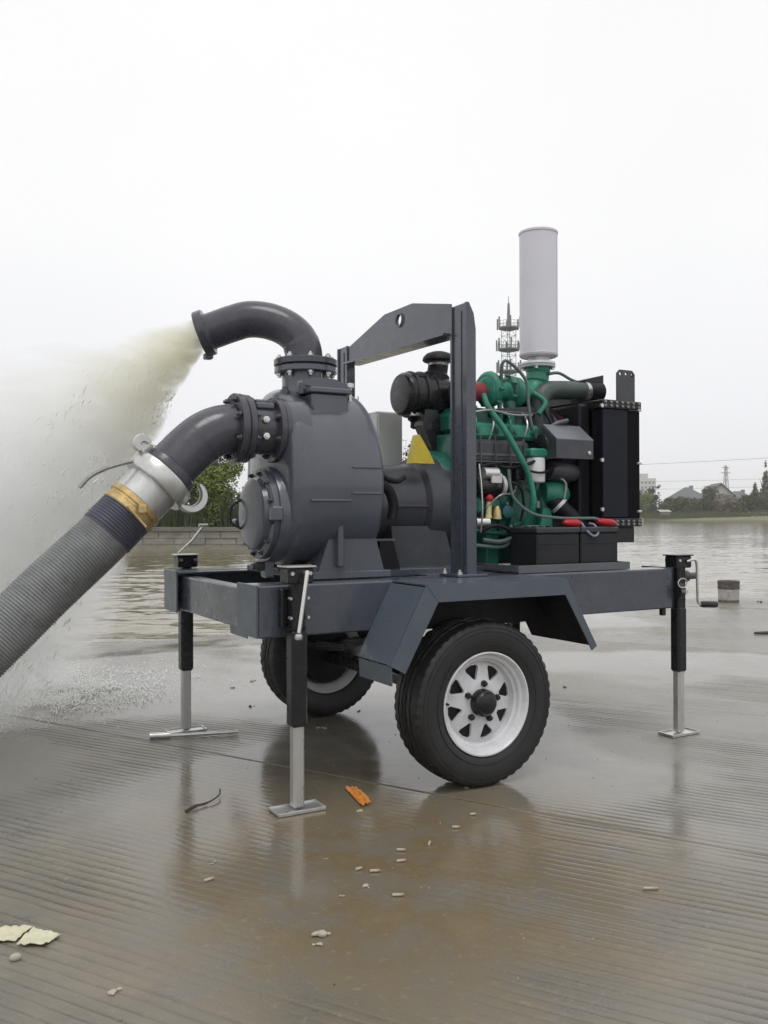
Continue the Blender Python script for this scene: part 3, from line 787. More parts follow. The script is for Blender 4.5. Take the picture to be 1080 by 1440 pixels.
# fenders
def fender(sgn):
    # sgn -1: near side (y from 0 to -.25); +1: far side
    yb = 0 if sgn < 0 else TW
    Y = lambda t: yb + sgn*t
    x0, x1, zt = .565, 1.235, .806; xa, xb, zl = .415, 1.395, .524; wd = .248; th = .004
    f_ = MB()
    def plate(p, q, name, m=m_fender, par=None, thick=.005):
        # p,q = (x,z) pairs; spans Y(.001)..Y(wd)
        d = Vector((q[0]-p[0], 0, q[1]-p[1])).normalized(); n_ = Vector((-d.z, 0, d.x))*thick
        a = [V(p[0], Y(.002), p[1]), V(q[0], Y(.002), q[1]), V(q[0], Y(wd), q[1]), V(p[0], Y(wd), p[1])]
        return MB().prism(a, (0, 0, 0), n_).build(name, m, par)
    top = plate((x0, zt), (x1, zt), 'fender', m_fender, trailer)
    fr_ = plate((xa, zl), (x0-.003, zt-.006), 'front_slope', m_fender, top)
    rr2 = plate((x1+.003, zt-.006), (xb, zl), 'rear_slope', m_fender, top)
    plate((xa+.008, zl-.075), (xa+.004, zl-.004), 'front_lip', m_fender, top)
    # the rear slope carries on inwards under the beam; black undercoat under the fender plates
    MB().prism([V(1.343, Y(-.002), .6165), V(xb, Y(-.002), zl), V(xb, Y(-.155), zl), V(1.343, Y(-.155), .6165)], (0, 0, 0), (.005, 0, .003)).build('rear_slope_inner', m_fender, top)
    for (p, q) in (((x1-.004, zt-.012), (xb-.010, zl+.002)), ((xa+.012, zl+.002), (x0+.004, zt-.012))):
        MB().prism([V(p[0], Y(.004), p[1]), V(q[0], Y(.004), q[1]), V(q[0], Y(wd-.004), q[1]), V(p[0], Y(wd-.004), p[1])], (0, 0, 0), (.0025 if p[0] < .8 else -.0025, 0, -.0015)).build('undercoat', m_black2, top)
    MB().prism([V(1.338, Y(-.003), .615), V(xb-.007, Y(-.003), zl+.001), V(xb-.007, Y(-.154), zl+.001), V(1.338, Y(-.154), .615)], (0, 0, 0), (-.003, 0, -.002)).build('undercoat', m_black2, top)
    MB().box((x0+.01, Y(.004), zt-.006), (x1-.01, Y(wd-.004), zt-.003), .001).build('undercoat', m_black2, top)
    MB().prism([V(x0+.012, Y(.003), zt-.008), V(x1-.006, Y(.003), zt-.008), V(1.336, Y(.003), .610), V(.47, Y(.003), .610)], (0, 0, 0), (0, sgn*.003, 0)).build('wheel_well_shade', m_black2, top)  # black sheet that paints the fender's shade onto the beam face
    # outer skirt: a vertical strip following the top and both slopes
    lw = .062
    outer = [(xa-.004, zl), (x0, zt+.004), (x1, zt+.004), (xb+.004, zl)]
    inner = [(xa+lw*.92, zl-lw*.55), (x0+.052, zt-lw), (x1-.004, zt-lw), (xb-.022, zl-.016)]
    for a, b_ in ((0, 1), (1, 2), (2, 3)):
        poly = [outer[a], outer[b_], inner[b_], inner[a]]
        e = .0015 if a == 1 else 0
        MB().prism([V(p[0], Y(wd+.001), p[1]) for p in poly], (0, 0, 0), (0, sgn*(.006+e), 0)).build('skirt', m_fender, top)
    # dark gusset plates under the fender and bolts
    MB().box((x0+.05, Y(.01), zt-.03), (x1-.05, Y(.03), zt-.010), .002).build('gusset', m_black2, top)
    for xx in (x0+.06, x1-.06):
        MB().cyl((xx, Y(wd-.0), zt-.05), (xx, Y(wd-.012), zt-.05), .008, n=6).build('bolt', m_zinc, top)
    return top
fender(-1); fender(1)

# wheels -------------------------------------------------------------
def make_wheel():
    """axle along local y, outer face towards -y, hub centre at the origin"""
    prof = []   # (y, r) for tyre
    def tyre_mesh():
        n = 144; cs = []
        half = .094
        # cross-section, outer bead round the tread to the inner bead
        cs = [(-.078, .204), (-.088, .210), (-.096, .230), (-.100, .262), (-.0995, .290), (-.096, .306), (-.0935, .3125), (-.0885, .3185), (-.085, .3215), (-.066, .3250)]
        gro = [(-.047, .3275), (-.045, .319), (-.037, .319), (-.035, .3285), (-.018, .3295), (-.016, .320), (-.006, .320), (-.004, .330)]
        mir = [(-a, b_) for a, b_ in reversed(gro)]
        cs = cs + gro + mir + [(-a, b_) for a, b_ in reversed(cs)]
        mb = MB(); vs = []
        for i in range(n):
            a = 2*PI*i/n
            for (y, r_) in cs:
                rr_ = r_; yy = y
                if .310 < r_ < .3265 and abs(y) > .055: # shoulder lugs
                    rr_ = r_ - (.0050 if (i % 3) == 2 else 0)
                if r_ > .3265 and abs(y) <= .055 and abs(y) > .0:
                    rr_ = r_ - (.004 if (i+int(abs(y)*200)) % 6 == 0 else 0)
                vs.append(V(math.cos(a)*rr_, yy, math.sin(a)*rr_))
        k = len(cs); fs = [[i*k+j, ((i+1) % n)*k+j, ((i+1) % n)*k+j+1, i*k+j+1] for i in range(n) for j in range(k-1)]
        mb.add(vs, fs)
        # raised rings on the sidewall
        for (rr_, yy) in ((.300, -.0975), (.284, -.0995), (.236, -.0975)):
            pts = [V(math.cos(2*PI*i/72)*rr_, yy, math.sin(2*PI*i/72)*rr_) for i in range(73)]
            mb.tube(pts, .0022, n=5, caps=False)
        return mb
    # barrel
    barrel = MB().lathe((0, 0, 0), (0, 1, 0), [(-.082, .204), (-.091, .2045), (-.092, .199), (-.084, .192), (-.070, .188), (-.066, .176), (-.050, .172), (-.046, .163), (-.018, .160), (.03, .160),
                                               (.05, .172), (.078, .19), (.088, .2), (.082, .204), (.06, .19), (.0, .168), (-.06, .190), (-.082, .204)], n=72, caps=False)
    # spider with eight rounded triangular holes
    sp = MB(); vs = []; fs = []
    def dep(r_):   # dish of the disc (y as function of r)
        pts = [(0, -.050), (.050, -.050), (.085, -.048), (.10, -.040), (.135, -.036), (.163, -.022)]
        for (a, b_), (c_, d_) in zip(pts, pts[1:]):
            if r_ <= c_: return b_+(d_-b_)*(r_-a)/(c_-a)
        return -.022
    NS = 32
    for s_ in range(8):
        a0 = 2*PI*s_/8; hw_ = PI/8
        def pol(r_, a): return (r_*math.cos(a), r_*math.sin(a))
        cxy = pol(.124, a0)
        hole_poly = [pol(.093, a0-.05), pol(.093, a0+.05), pol(.138, a0+.225), pol(.147, a0+.19), pol(.150, a0), pol(.147, a0-.19), pol(.138, a0-.225)]
        bound = [pol(.068, a0-hw_+2*hw_*k/6) for k in range(7)] + [pol(.163, a0+hw_-2*hw_*k/10) for k in range(11)]
        def ray(poly, th):
            dx, dy = math.cos(th), math.sin(th); best = None
            for i in range(len(poly)):
                x1_, y1_ = poly[i]; x2_, y2_ = poly[(i+1) % len(poly)]
                ex, ey = x2_-x1_, y2_-y1_; den = dx*ey-dy*ex
                if abs(den) < 1e-12: continue
                t_ = ((x1_-cxy[0])*ey-(y1_-cxy[1])*ex)/den; u_ = ((x1_-cxy[0])*dy-(y1_-cxy[1])*dx)/den
                if t_ > 0 and -1e-6 <= u_ <= 1+1e-6 and (best is None or t_ < best): best = t_
            return (cxy[0]+dx*best, cxy[1]+dy*best)
        ths = sorted([math.atan2(p[1]-cxy[1], p[0]-cxy[0]) for p in bound] + [math.atan2(p[1]-cxy[1], p[0]-cxy[0])+1e-5 for p in hole_poly])
        o = len(vs); k = len(ths)
        for th in ths:
            b1 = ray(bound, th); h1 = ray(hole_poly, th)
            md = ((b1[0]+h1[0])/2, (b1[1]+h1[1])/2)
            for (p, ex) in ((b1, 0), (md, 0), (h1, 0), (h1, .012)):
                vs.append(V(p[0], dep(math.hypot(*p))+ex, p[1]))
        for i in range(k):
            j = (i+1) % k
            for q in range(3): fs.append([o+i*4+q, o+j*4+q, o+j*4+q+1, o+i*4+q+1])
    sp.add(vs, fs)
    sp.lathe((0, 0, 0), (0, 1, 0), [(-.050, 0.0001), (-.050, .045), (-.0485, .069)], n=56, caps=False)
    rim = MB(); rim.v = barrel.v[:]; rim.f = barrel.f[:]; rim.add(sp.v, sp.f)
    return tyre_mesh(), rim
tyre_mb, rim_mb = make_wheel()
def wheel(loc, flip):
    w_ = rim_mb.build('wheel', m_white, trailer, sharp=40)
    w_.location = loc
    if flip: w_.rotation_euler = (0, 0, PI)
    w_.rotation_euler.rotate_axis('Y', R(-15))
    tyre_mb.build('tyre', m_rubber, w_, sharp=28)
    MB().lathe((0, 0, 0), (0, -1, 0), [(.045, .054), (.074, .054), (.082, .051), (.086, .044), (.094, .040), (.099, .028), (.101, .0005)], n=28).build('hub_cap', m_black, w_)
    for k in range(5):
        a = 2*PI*k/5+R(67); p = V(math.cos(a)*.074, 0, math.sin(a)*.074)
        MB().lathe(p, (0, -1, 0), [(.046, .013), (.060, .013), (.066, .010), (.068, .0005)], n=6).build('lug_nut', m_black, w_)
    MB().lathe((0, 0, 0), (0, 1, 0), [(-.022, .0005), (-.022, .148), (.05, .155), (.075, .14), (.09, .05), (.09, .0005)], n=28).build('brake_drum', m_black2, w_)
    MB().tube([V(-.168, -.060, .06), V(-.172, -.088, .063)], .005, n=6).build('valve_stem', m_black2, w_)
    return w_
YW = -.105
wheel((.883, YW, .3265), False)
wheel((.883, TW-YW, .3265), True)
P_('axle', MB().box((.853, -.02, .297), (.913, TW+.02, .357), .006), m_black)
for y0 in (.04, TW-.10):
    mb = MB()
    for k in range(4):
        L_ = .34-.07*k
        pts = [V(.883+L_*t_, y0+.03, .365+.012*k+.10*(t_*L_/.34)**2) for t_ in [-1, -.66, -.33, 0, .33, .66, 1]]
        for a, b_ in zip(pts, pts[1:]): mb.prism([a+V(0, -.03, 0), b_+V(0, -.03, 0), b_+V(0, .03, 0), a+V(0, .03, 0)], (0, 0, 0), (0, 0, .009))
    sp_o = P_('leaf_spring', mb, m_black)
    for xx in (.55, 1.216):
        MB().box((xx-.02, y0+.005, .45), (xx+.02, y0+.055, BZ0-.001), .003).build('hanger', m_black, sp_o)

# jacks ---------------------------------------------------------------
def jack(x, y, ztop=.885, zb=.305, head=None, fullouter=False, rot=0.0, side=-1):
    r1, r2 = (.032, .026)
    root = MB()
    if fullouter:
        root.box((-.027, -.027, zb), (.027, .027, ztop-.035), .008)
        root.box((-.030, -.030, zb), (.030, .030, .62), .010)
    else:
        root.box((-.031, -.031, zb), (.031, .031, .655), .009)
        root.box((-.025, -.025, .655), (.025, .025, ztop-.03), .006)
    j = root.build('jack', m_black, trailer); j.location = (x, y, 0)
    MB().cyl((0, 0, .655), (0, 0, .665), .034, n=16).build('collar', m_black2, j)
    MB().box((-.022, -.022, .012), (.022, .022, zb+.02), .008).build('inner_tube', m_galv, j)
    ft = MB().box((-.092, -.045, .002), (.092, .045, .008), .002)
    for s_ in (-1, 1): ft.box((-.092, s_*.045-.003, .002), (.092, s_*.045+.003, .014), .001)
    for s_ in (-1, 1): ft.box((s_*.092-.003, -.044, .0085), (s_*.092+.003, .044, .014), .001)
    ft.build('foot_plate', m_galv, j)
    hd = MB().box((-.050, -.040, ztop-.062), (.050, .040, ztop-.004), .005).build('gear_head', m_black, j)
    MB().box((-.058, -.046, ztop-.004), (.058, .046, ztop+.002), .002).build('cap_plate', m_galv if not fullouter else m_black, j)
    for (a, b_) in ((-.035, -.040), (.035, -.040), (-.035, .040), (.035, .040)):
        MB().cyl((a, b_-.006 if b_ < 0 else b_+.006, ztop-.025), (a, b_, ztop-.025), .0075, n=6).build('bolt', m_zinc, j)
    j.rotation_euler = (0, 0, rot)
    return j
JX, JY = .124, -.072
jn = jack(JX, JY)
MB().tube(spline([(0.012, -.041, .862), (.012, -.062, .862), (.008, -.070, .85), (-.026, -.085, .672), (-.03, -.085, .655)], 5), .0075, n=8).build('crank', m_chrome, jn)
MB().lathe((-.03, -.085, .650), (-.02, -.02, -1), [(0, .012), (.01, .015), (.02, .012)], n=12).build('crank_knob', m_galv, jn)
MB().box((-.045, .03, .66), (.045, .0705, .80), .004).build('mounting_bracket', m_black, jn)
for s_ in (-1, 1):
    for z_ in (.77, .70):
        MB().cyl((s_*.034, -.01, z_), (s_*.034, -.03, z_), .006, n=6).build('bolt', m_zinc, jn)
jf = jack(JX, 1.282, ztop=.878)
MB().tube([(-.045, -.03, .885), (.02, -.05, .95), (.068, -.06, 1.015)], .0072, n=8).build('crank', m_chrome, jf)
MB().lathe((.048, -.06, 1.022), (1, 0, 0), [(0, .008), (.045, .008)], n=10).build('crank_knob', m_galv, jf)
MB().box((-.045, -.0705, .66), (.045, -.03, .80), .004).build('mounting_bracket', m_black, jf)
jr = jack(2.192, .03, ztop=.872, fullouter=True)
MB().lathe((-.062, -.03, .70), (1, 0, 0), [(0, .045), (.032, .045), (.036, .03)], n=24).build('swivel', m_black, jr)
pts = [(-.045-.012+.03*math.cos(a), -.078, .742+.022*math.sin(a)) for a in [R(q) for q in range(0, 361, 20)]]
MB().tube(pts, .0028, n=6).build('pull_ring', m_zinc, jr)
MB().tube([(-.052, -.06, .70), (-.052, -.10, .70)], .009, n=10).build('pin', m_zinc, jr)
MB().tube(spline([(.010, -.045, .842), (.045, -.06, .850), (.062, -.06, .82), (.066, -.06, .70), (.070, -.06, .645), (.086, -.065, .632)], 5), .0072, n=8).build('crank', m_chrome, jr)
MB().lathe((.082, -.066, .633), (.98, -.10, -.05), [(0, .012), (.01, .016), (.08, .0165), (.096, .016), (.1, .010)], n=14).build('crank_grip', m_black, jr)
MB().lathe((.030, .02, .765), (1, 0, 0), [(0, .028), (.05, .028), (.055, .017), (.11, .017), (.125, .010)], n=16).build('gear_shaft', m_dgrey, jr)
MB().box((-.12, -.012, BZ0-.035), (-.095, .012, BZ0-.001), .003).build('lock_pin', m_black, jr)

# lifting gantry -----------------------------------------------------
GX = .93
gan = MB()
def post(y0, y1, zt, chy):
    mb = MB()
    # web facing -x with two flanges, chamfered top
    lo, hi = min(y0, y1), max(y0, y1)
    mb.box((GX-.0, lo+.012, .812), (GX+.009, hi-.012, zt), .002)
    for yy, zz in ((lo, zt-.002), (hi-.012, zt-.002)):
        poly = [(GX-.008, .812), (GX+.040, .812), (GX+.040, zz-.11), (GX+.030, zz-.045), (GX+.006, zz), (GX-.008, zz)]
        mb.prism([V(a, yy, b_) for a, b_ in poly], (0, 0, 0), (0, .012, 0))
    mb.box((GX-.004, lo+.045, .812), (GX+.0, lo+.052, zt-.03), .001)
    return mb
g1 = P_('gantry_post', post(-.002, .118, 1.955, -1), m_paint)
g2 = P_('gantry_post', post(TW-.125, TW-.012, 1.955, 1), m_paint)
for g_, y_ in ((g1, .058), (g2, TW-.07)):
    MB().box((GX-.06, y_-.072, .811), (GX+.09, y_+.072, .823), .003).build('base_plate', m_paint, g_)
    for dx in (-.042,):
        for dy in (-.055, .055):
            MB().lathe((GX+dx, y_+dy, .823), (0, 0, 1), [(0, .012), (.010, .012), (.012, .006), (.02, .006)], n=6).build('bolt', m_zinc, g_)
# gantry head plate with the lifting eye (hole cut as a real opening)
def head_plate():
    cy, cz, hr_ = .555, 1.985, .026
    outer = [(.13, 1.845), (TW-.135, 1.862), (TW-.135, 1.945), (.70, 2.040), (.44, 2.040), (.13, 1.972)]
    # boundary sampled by angle round the hole
    def ray(th):
        dx, dy = math.cos(th), math.sin(th); best = 1e9
        for i in range(len(outer)):
            (x1_, y1_), (x2_, y2_) = outer[i], outer[(i+1) % len(outer)]
            ex, ey = x2_-x1_, y2_-y1_; den = dx*ey-dy*ex
            if abs(den) < 1e-12: continue
            t_ = ((x1_-cy)*ey-(y1_-cz)*ex)/den; u_ = ((x1_-cy)*dy-(y1_-cz)*dx)/den
            if t_ > 0 and -1e-7 <= u_ <= 1+1e-7: best = min(best, t_)
        return cy+dx*best, cz+dy*best
    ths = sorted([2*PI*k/36-PI for k in range(36)] + [math.atan2(b_-cz, a-cy) for a, b_ in outer])
    vs = []; k = len(ths)
    for xx in (GX, GX+.010):
        for th in ths:
            a, b_ = ray(th); vs.append(V(xx, a, b_)); vs.append(V(xx, cy+hr_*math.cos(th), cz+hr_*math.sin(th)))
    fs = []
    for i in range(k):
        j = (i+1) % k
        fs += [[2*i, 2*j, 2*j+1, 2*i+1], [2*k+2*i, 2*k+2*i+1, 2*k+2*j+1, 2*k+2*j], [2*i, 2*k+2*i, 2*k+2*j, 2*j], [2*i+1, 2*j+1, 2*k+2*j+1, 2*k+2*i+1]]
    return MB().add(vs, fs)
hp = P_('gantry_head', head_plate(), m_paint, sharp=25)
a, b_ = (.131, 1.845), (TW-.137, 1.862)
MB().prism([V(GX-.035, a[0], a[1]), V(GX-.035, b_[0], b_[1]), V(GX+.06, b_[0], b_[1]), V(GX+.06, a[0], a[1])], (0, 0, -.010), (0, 0, 0)).build('bottom_flange', m_paint, hp)
MB().lathe((GX-.008, .555, 1.985), (1, 0, 0), [(0, .027), (0, .034), (.007, .034)], n=28, caps=False).build('eye_ring', m_paint, hp)

# battery tray
tray = P_('battery_tray', MB().box((1.225, .045, .8125), (1.885, .42, .818), .002), m_paint)
MB().box((1.225, .042, .8125), (1.885, .048, .847), .001).build('rail', m_mgrey, tray)
MB().box((1.222, .050, .8190), (1.228, .42, .847), .001).build('rail', m_mgrey, tray)
MB().box((1.882, .050, .8190), (1.888, .42, .847), .001).build('rail', m_mgrey, tray)

# ================================================================== PUMP
pump = thing('centrifugal_pump', 'dark grey self-priming pump with a rounded casing, bolted on the front half of the trailer', 'pump')
PC, PR, PX0, PX1 = .52, .405, .195, .60
ZC = 1.205
def casing():
    # sections: x, centre y, half width, top z, bottom z  (the front swells towards the near side, where the suction enters)
    sec = [(.190, .38, .05, 1.34, 1.10), (.192, .38, .13, 1.46, 1.00), (.198, .38, .19, 1.53, .93), (.208, .39, .232, 1.566, .895), (.224, .405, .268, 1.583, .875), (.25, .44, .315, 1.595, .862), (.285, .485, .365, 1.604, .856),
           (.33, .515, .398, 1.608, .853), (.40, .52, .405, 1.610, .852), (.50, .52, .405, 1.610, .852), (PX1-.02, .52, .405, 1.610, .852), (PX1-.006, .52, .402, 1.607, .855), (PX1, .52, .394, 1.599, .862),
           (PX1+.02, .52, .36, 1.565, .90), (PX1+.035, .52, .25, 1.45, 1.0), (PX1+.04, .52, .01, 1.21, 1.20)]
    n = 96; vs = []
    for (xx, yc_, hw_, zt_, zb_) in sec:
        zc_ = min(ZC, (zt_+zb_)/2+.05) if hw_ > .2 else (zt_+zb_)/2
        ex = 2.0+max(0, (.33-xx))*3.5
        for i in range(n):
            a = 2*PI*i/n; y = math.cos(a); z = math.sin(a)
            e = ex if z >= 0 else 2.5
            k = (abs(y)**e+abs(z)**e)**(-1/e); y *= k; z *= k
            vs.append(V(xx, yc_+y*hw_, zc_+z*((zt_-zc_) if z >= 0 else (zc_-zb_))))
    m_ = len(sec); fs = [[j*n+i, j*n+(i+1) % n, (j+1)*n+(i+1) % n, (j+1)*n+i] for j in range(m_-1) for i in range(n)]
    fs += [list(range(n)), list(range((m_-1)*n, m_*n))]
    return MB().add(vs, fs)
cas = P_('casing', casing(), m_cast, pump, sharp=50)
def flank(z):    # y of the near flank at height z
    zz = (z-ZC)/PR
    if zz >= 0: return PC-PR*math.sqrt(max(0, 1-zz*zz))
    zz = abs(zz)/.90; return PC-PR*max(0, 1-zz**2.5)**.4
for (x0, x1, z) in ((.45, .585, 1.262), (.45, .585, 1.158), (.27, .45, 1.128)):
    y_ = flank(z); MB().box((x0, y_-.005, z-.005), (x1, y_+.05, z+.005), .003).build('casting_rib', m_cast, cas)
y_ = flank(.98); MB().box((.405, y_-.022, .86), (.430, y_+.12, 1.05), .006).build('casting_rib', m_cast, cas)
# two feet and base
P_('base', MB().box((.30, .17, .812), (.66, .90, .842), .004), m_cast, pump)
for yy in (.18, .72):
    ft = MB().prism([V(.33, yy, .842), V(.63, yy, .842), V(.585, yy, 1.0), V(.385, yy, 1.0)], (0, 0, 0), (0, .14, 0)); P_('foot', ft, m_cast, pump)
for (xx, yy) in ((.325, .25), (.64, .25)):
    MB().lathe((xx, yy, .842), (0, 0, 1), [(0, .014), (.012, .014), (.013, .008), (.03, .008)], n=6).build('bolt', m_zinc, pump)
# volute cover below the inlet (faces the front)
cvy, cvz = .365, 1.075
cov = P_('volute_cover', MB().lathe((.205, cvy, cvz), (-1, 0, 0), [(-.03, .196), (.030, .196), (.037, .193), (.037, .183), (.044, .183), (.060, .181), (.063, .170), (.067, .150), (.086, .144), (.094, .132), (.098, .112), (.101, .06), (.102, .0005)], n=64), m_cast, pump)
for k in range(12):
    a = 2*PI*k/12+.2; p = V(.144, cvy+math.cos(a)*.165, cvz+math.sin(a)*.165)
    MB().lathe(p, (-1, 0, 0), [(0, .010), (.010, .010), (.011, .006), (.018, .006)], n=6).build('bolt', m_pipe, cov)
MB().box((.125, cvy-.205, cvz-.03), (.175, cvy-.165, cvz+.03), .008).build('lug', m_cast, cov)
MB().box((.11, cvy+.165, cvz-.05), (.17, cvy+.215, cvz-.02), .008).build('lug', m_cast, cov)
MB().tube(spline([V(.108, cvy+.09, cvz+.06), V(.075, cvy+.11, cvz+.03), V(.07, cvy+.11, cvz-.03), V(.108, cvy+.09, cvz-.06)], 4), .006, n=6).build('handle', m_black, cov)
MB().box((.17, .34, .815), (.21, .40, .90), .006).build('drain', m_cast, cov)
MB().lathe((.165, .37, .862), (-1, 0, 0), [(0, .022), (.03, .022), (.032, .014), (.045, .014)], n=6).build('drain_plug', m_pipe, cov)

def flange(name, o, ax, r, t_, m=m_pipe, parent=pump, rin=None):
    ax = Vector(ax).normalized()
    return MB().lathe(o, ax, [(0, .0005), (0, r-.003), (.003, r), (t_-.003, r), (t_, r-.003), (t_, .0005)], n=48).build(name, m, parent)
def ring_bolts(o, ax, r, n, t0, t1, parent, m=m_zinc, ph=0, s=.011):
    x, y, d = frame(ax)
    for k in range(n):
        a = 2*PI*k/n+ph; p = Vector(o)+(x*math.cos(a)+y*math.sin(a))*r
        MB().lathe(p+d*t0, -d, [(0, s), (.011, s), (.012, s*.55), (.02, s*.55)], n=6).build('bolt', m, parent)
        MB().lathe(p+d*t1, d, [(0, s), (.010, s), (.011, s*.55), (.018, s*.5)], n=6).build('bolt', m, parent)
# suction side: casing nozzle, check valve between flanges, elbow
IY, IZ = .30, 1.412
noz = P_('inlet_nozzle', MB().lathe((.30, IY, IZ), (-1, 0, 0), [(0, .13), (.05, .13), (.085, .128), (.12, .126)], n=48), m_cast, pump)
f3 = flange('flange', (.220, IY, IZ), (-1, 0, 0), .130, .022); f4 = flange('flange', (.196, IY, IZ), (-1, 0, 0), .132, .022)
ring_bolts((.220, IY, IZ), (-1, 0, 0), .112, 8, 0, .046, f4, m_pipe, .39)
val = P_('check_valve', MB().lathe((.175, IY, IZ), (-1, 0, 0), [(0, .098), (.02, .100), (.085, .100), (.105, .095)], n=40), m_pipe, pump)
MB().box((.10, IY-.03, IZ+.085), (.155, IY+.03, IZ+.118), .006).build('valve_bonnet', m_cast, val)
MB().box((.085, IY-.075, IZ+.075), (.165, IY+.01, IZ+.10), .006).build('valve_bonnet', m_cast, val)
for (a, b_) in ((.115, .03), (.115, -.035)):
    MB().lathe((.115, IY-.098, IZ+b_), (0, -1, 0), [(0, .014), (.014, .014), (.015, .008), (.02, .008)], n=6).build('plug', m_chrome, val)
f1 = flange('flange', (.072, IY, IZ), (-1, 0, 0), .135, .026); f2 = flange('flange', (.042, IY, IZ), (-1, 0, 0), .138, .028)
ring_bolts((.072, IY, IZ), (-1, 0, 0), .117, 8, 0, .06, f2, m_pipe, .39, .013)
P_('gasket', MB().cyl((.0465, IY, IZ), (.0415, IY, IZ), .131, n=40), m_black2, pump)
# small vent bosses on top of the nozzle
for (a, b_) in ((.24, .155), (.31, .175)):
    MB().lathe((a, IY, IZ+b_-.02), (0, 0, 1), [(0, .02), (.03, .02), (.032, .012), (.045, .012)], n=6).build('plug', m_pipe, noz)
elb = spline([(.02, IY, IZ), (-.04, IY, 1.400), (-.10, IY, 1.371), (-.152, IY, 1.328), (-.196, IY, 1.284), (-.238, IY, 1.241)], 6)
el_o = P_('inlet_elbow', MB().tube(elb, .0975, n=36), m_pipe, pump)
ED = (Vector(elb[-1])-Vector(elb[-4])).normalized()
MB().tube([V(-.1185, IY, 1.355)-ED*.002, V(-.1225, IY, 1.3515)+ED*.002], .0992, n=36, caps=False).build('weld_seam', m_pipe, el_o)
e0 = Vector(elb[-1])
MB().lathe(e0-ED*.012, ED, [(-.01, .098), (0, .112), (.022, .116), (.03, .116), (.03, .0005)], n=40).build('pipe_collar', m_pipe, el_o)

# discharge side
OX, OY = .431, .52
neck = P_('outlet_neck', MB().lathe((OX, OY, 1.54), (0, 0, 1), [(0, .13), (.06, .112), (.09, .104), (.15, .104)], n=40), m_cast, pump)
g1_ = flange('flange', (OX, OY, 1.688), (0, 0, 1), .137, .026, m_cast); g2_ = flange('flange', (OX, OY, 1.720), (0, 0, 1), .139, .028)
P_('gasket', MB().cyl((OX, OY, 1.7135), (OX, OY, 1.7205), .129, n=40), m_black2, pump)
ring_bolts((OX, OY, 1.688), (0, 0, 1), .117, 8, 0, .062, g2_, m_zinc, .25, .013)
opts = spline([(.424, .521, 1.745), (.419, .524, 1.795), (.400, .535, 1.847), (.352, .563, 1.893), (.285, .602, 1.922), (.215, .643, 1.929), (.155, .677, 1.912), (.085, .718, 1.884), (.045, .741, 1.868)], 6)
op = P_('discharge_pipe', MB().tube(opts, [.082]*10+[.079]*(len(opts)-10), n=36, caps=False), m_pipe, pump)
OD = (Vector(opts[-1])-Vector(opts[-5])).normalized(); oe = Vector(opts[-1])
MB().tube(opts[-14:], .070, n=32, caps=False).build('pipe_bore', m_black2, op)
MB().lathe(oe, OD, [(-.030, .072), (-.030, .080), (-.024, .084), (-.022, .099), (-.018, .102), (.016, .102), (.019, .099), (.019, .070), (-.030, .068)], n=48, caps=False).build('mouth_flange', m_pipe, op)
MB().box(oe+V(.0, -.02, -.112), oe+V(.035, .02, -.085), .004).build('mouth_lug', m_pipe, op)
# priming port with a clamp bar
pb = P_('priming_port', MB().box((.330, .235, 1.40), (.498, .42, 1.568), .008), m_cast, pump)
MB().box((.320, .225, 1.568), (.508, .43, 1.590), .004).build('port_lid', m_cast, pb)
mb = MB().prism([V(.315, .30, 1.606), V(.54, .30, 1.592), V(.54, .30, 1.606), V(.47, .30, 1.638), V(.38, .30, 1.640), V(.315, .30, 1.626)], (0, 0, 0), (0, .05, 0))
mb.build('clamp_bar', m_cast, pb)
MB().lathe((.40, .325, 1.588), (0, 0, 1), [(0, .014), (.075, .014)], n=10).build('clamp_screw', m_pipe, pb)
MB().tube([V(.545, .32, 1.53), V(.545, .32, 1.63)], .009, n=8).build('clamp_bolt', m_zinc, pb)
MB().lathe((.545, .32, 1.61), (0, 0, 1), [(0, .018), (.018, .018)], n=6).build('nut', m_zinc, pb)
P_('lifting_lug', MB().prism([V(.555, .38, 1.45), V(.62, .38, 1.45), V(.60, .38, 1.58), V(.575, .38, 1.58)], (0, 0, 0), (0, .018, 0)), m_cast, pump)
MB().tube([V(.595, .37, 1.47), V(.60, .36, 1.57), V(.615, .38, 1.585), V(.625, .40, 1.56)], .004, n=6).build('wire', m_zinc, pump)
# bearing frame and coupling guard to the engine
bh = P_('bearing_frame', MB().lathe((.62, .56, 1.12), (1, 0, 0), [(0, .22), (.10, .20), (.13, .185), (.22, .18), (.34, .19), (.36, .215), (.44, .22), (.60, .225)], n=48), m_dgrey, pump)
MB().box((.78, .36, 1.105), (1.08, .39, 1.115), .003).build('casting_rib', m_dgrey, bh)
P_('bearing_foot', MB().prism([V(.80, .38, .836), V(1.12, .38, .836), V(1.06, .38, 1.02), V(.78, .38, 1.02)], (0, 0, 0), (0, .36, 0)), m_dgrey, pump)
P_('support_plate', MB().prism([V(.665, .30, .836), V(.78, .30, .836), V(.745, .30, .955), V(.68, .30, .955)], (0, 0, 0), (0, .05, 0)), m_black2, pump)
MB().box((.66, .34, .955), (.78, .42, .965), .002).build('support_cap', m_mgrey, pump)
MB().tube(spline([(.64, .26, 1.262), (.68, .25, 1.225), (.74, .26, 1.215), (.79, .28, 1.235)], 5), .012, n=8).build('hose_loop', m_black2, pump)
MB().tube(spline([(.64, .22, 1.20), (.68, .22, 1.17), (.70, .22, 1.11), (.69, .22, 1.05)], 5), .022, n=10).build('hose_loop', m_black2, pump)
P_('coupling_guard', MB().prism([V(.905, .34, 1.43), V(.87, .34, 1.30), V(.985, .34, 1.30), V(.962, .34, 1.345)], (0, 0, 0), (0, .06, 0)), m_yellow, pump)

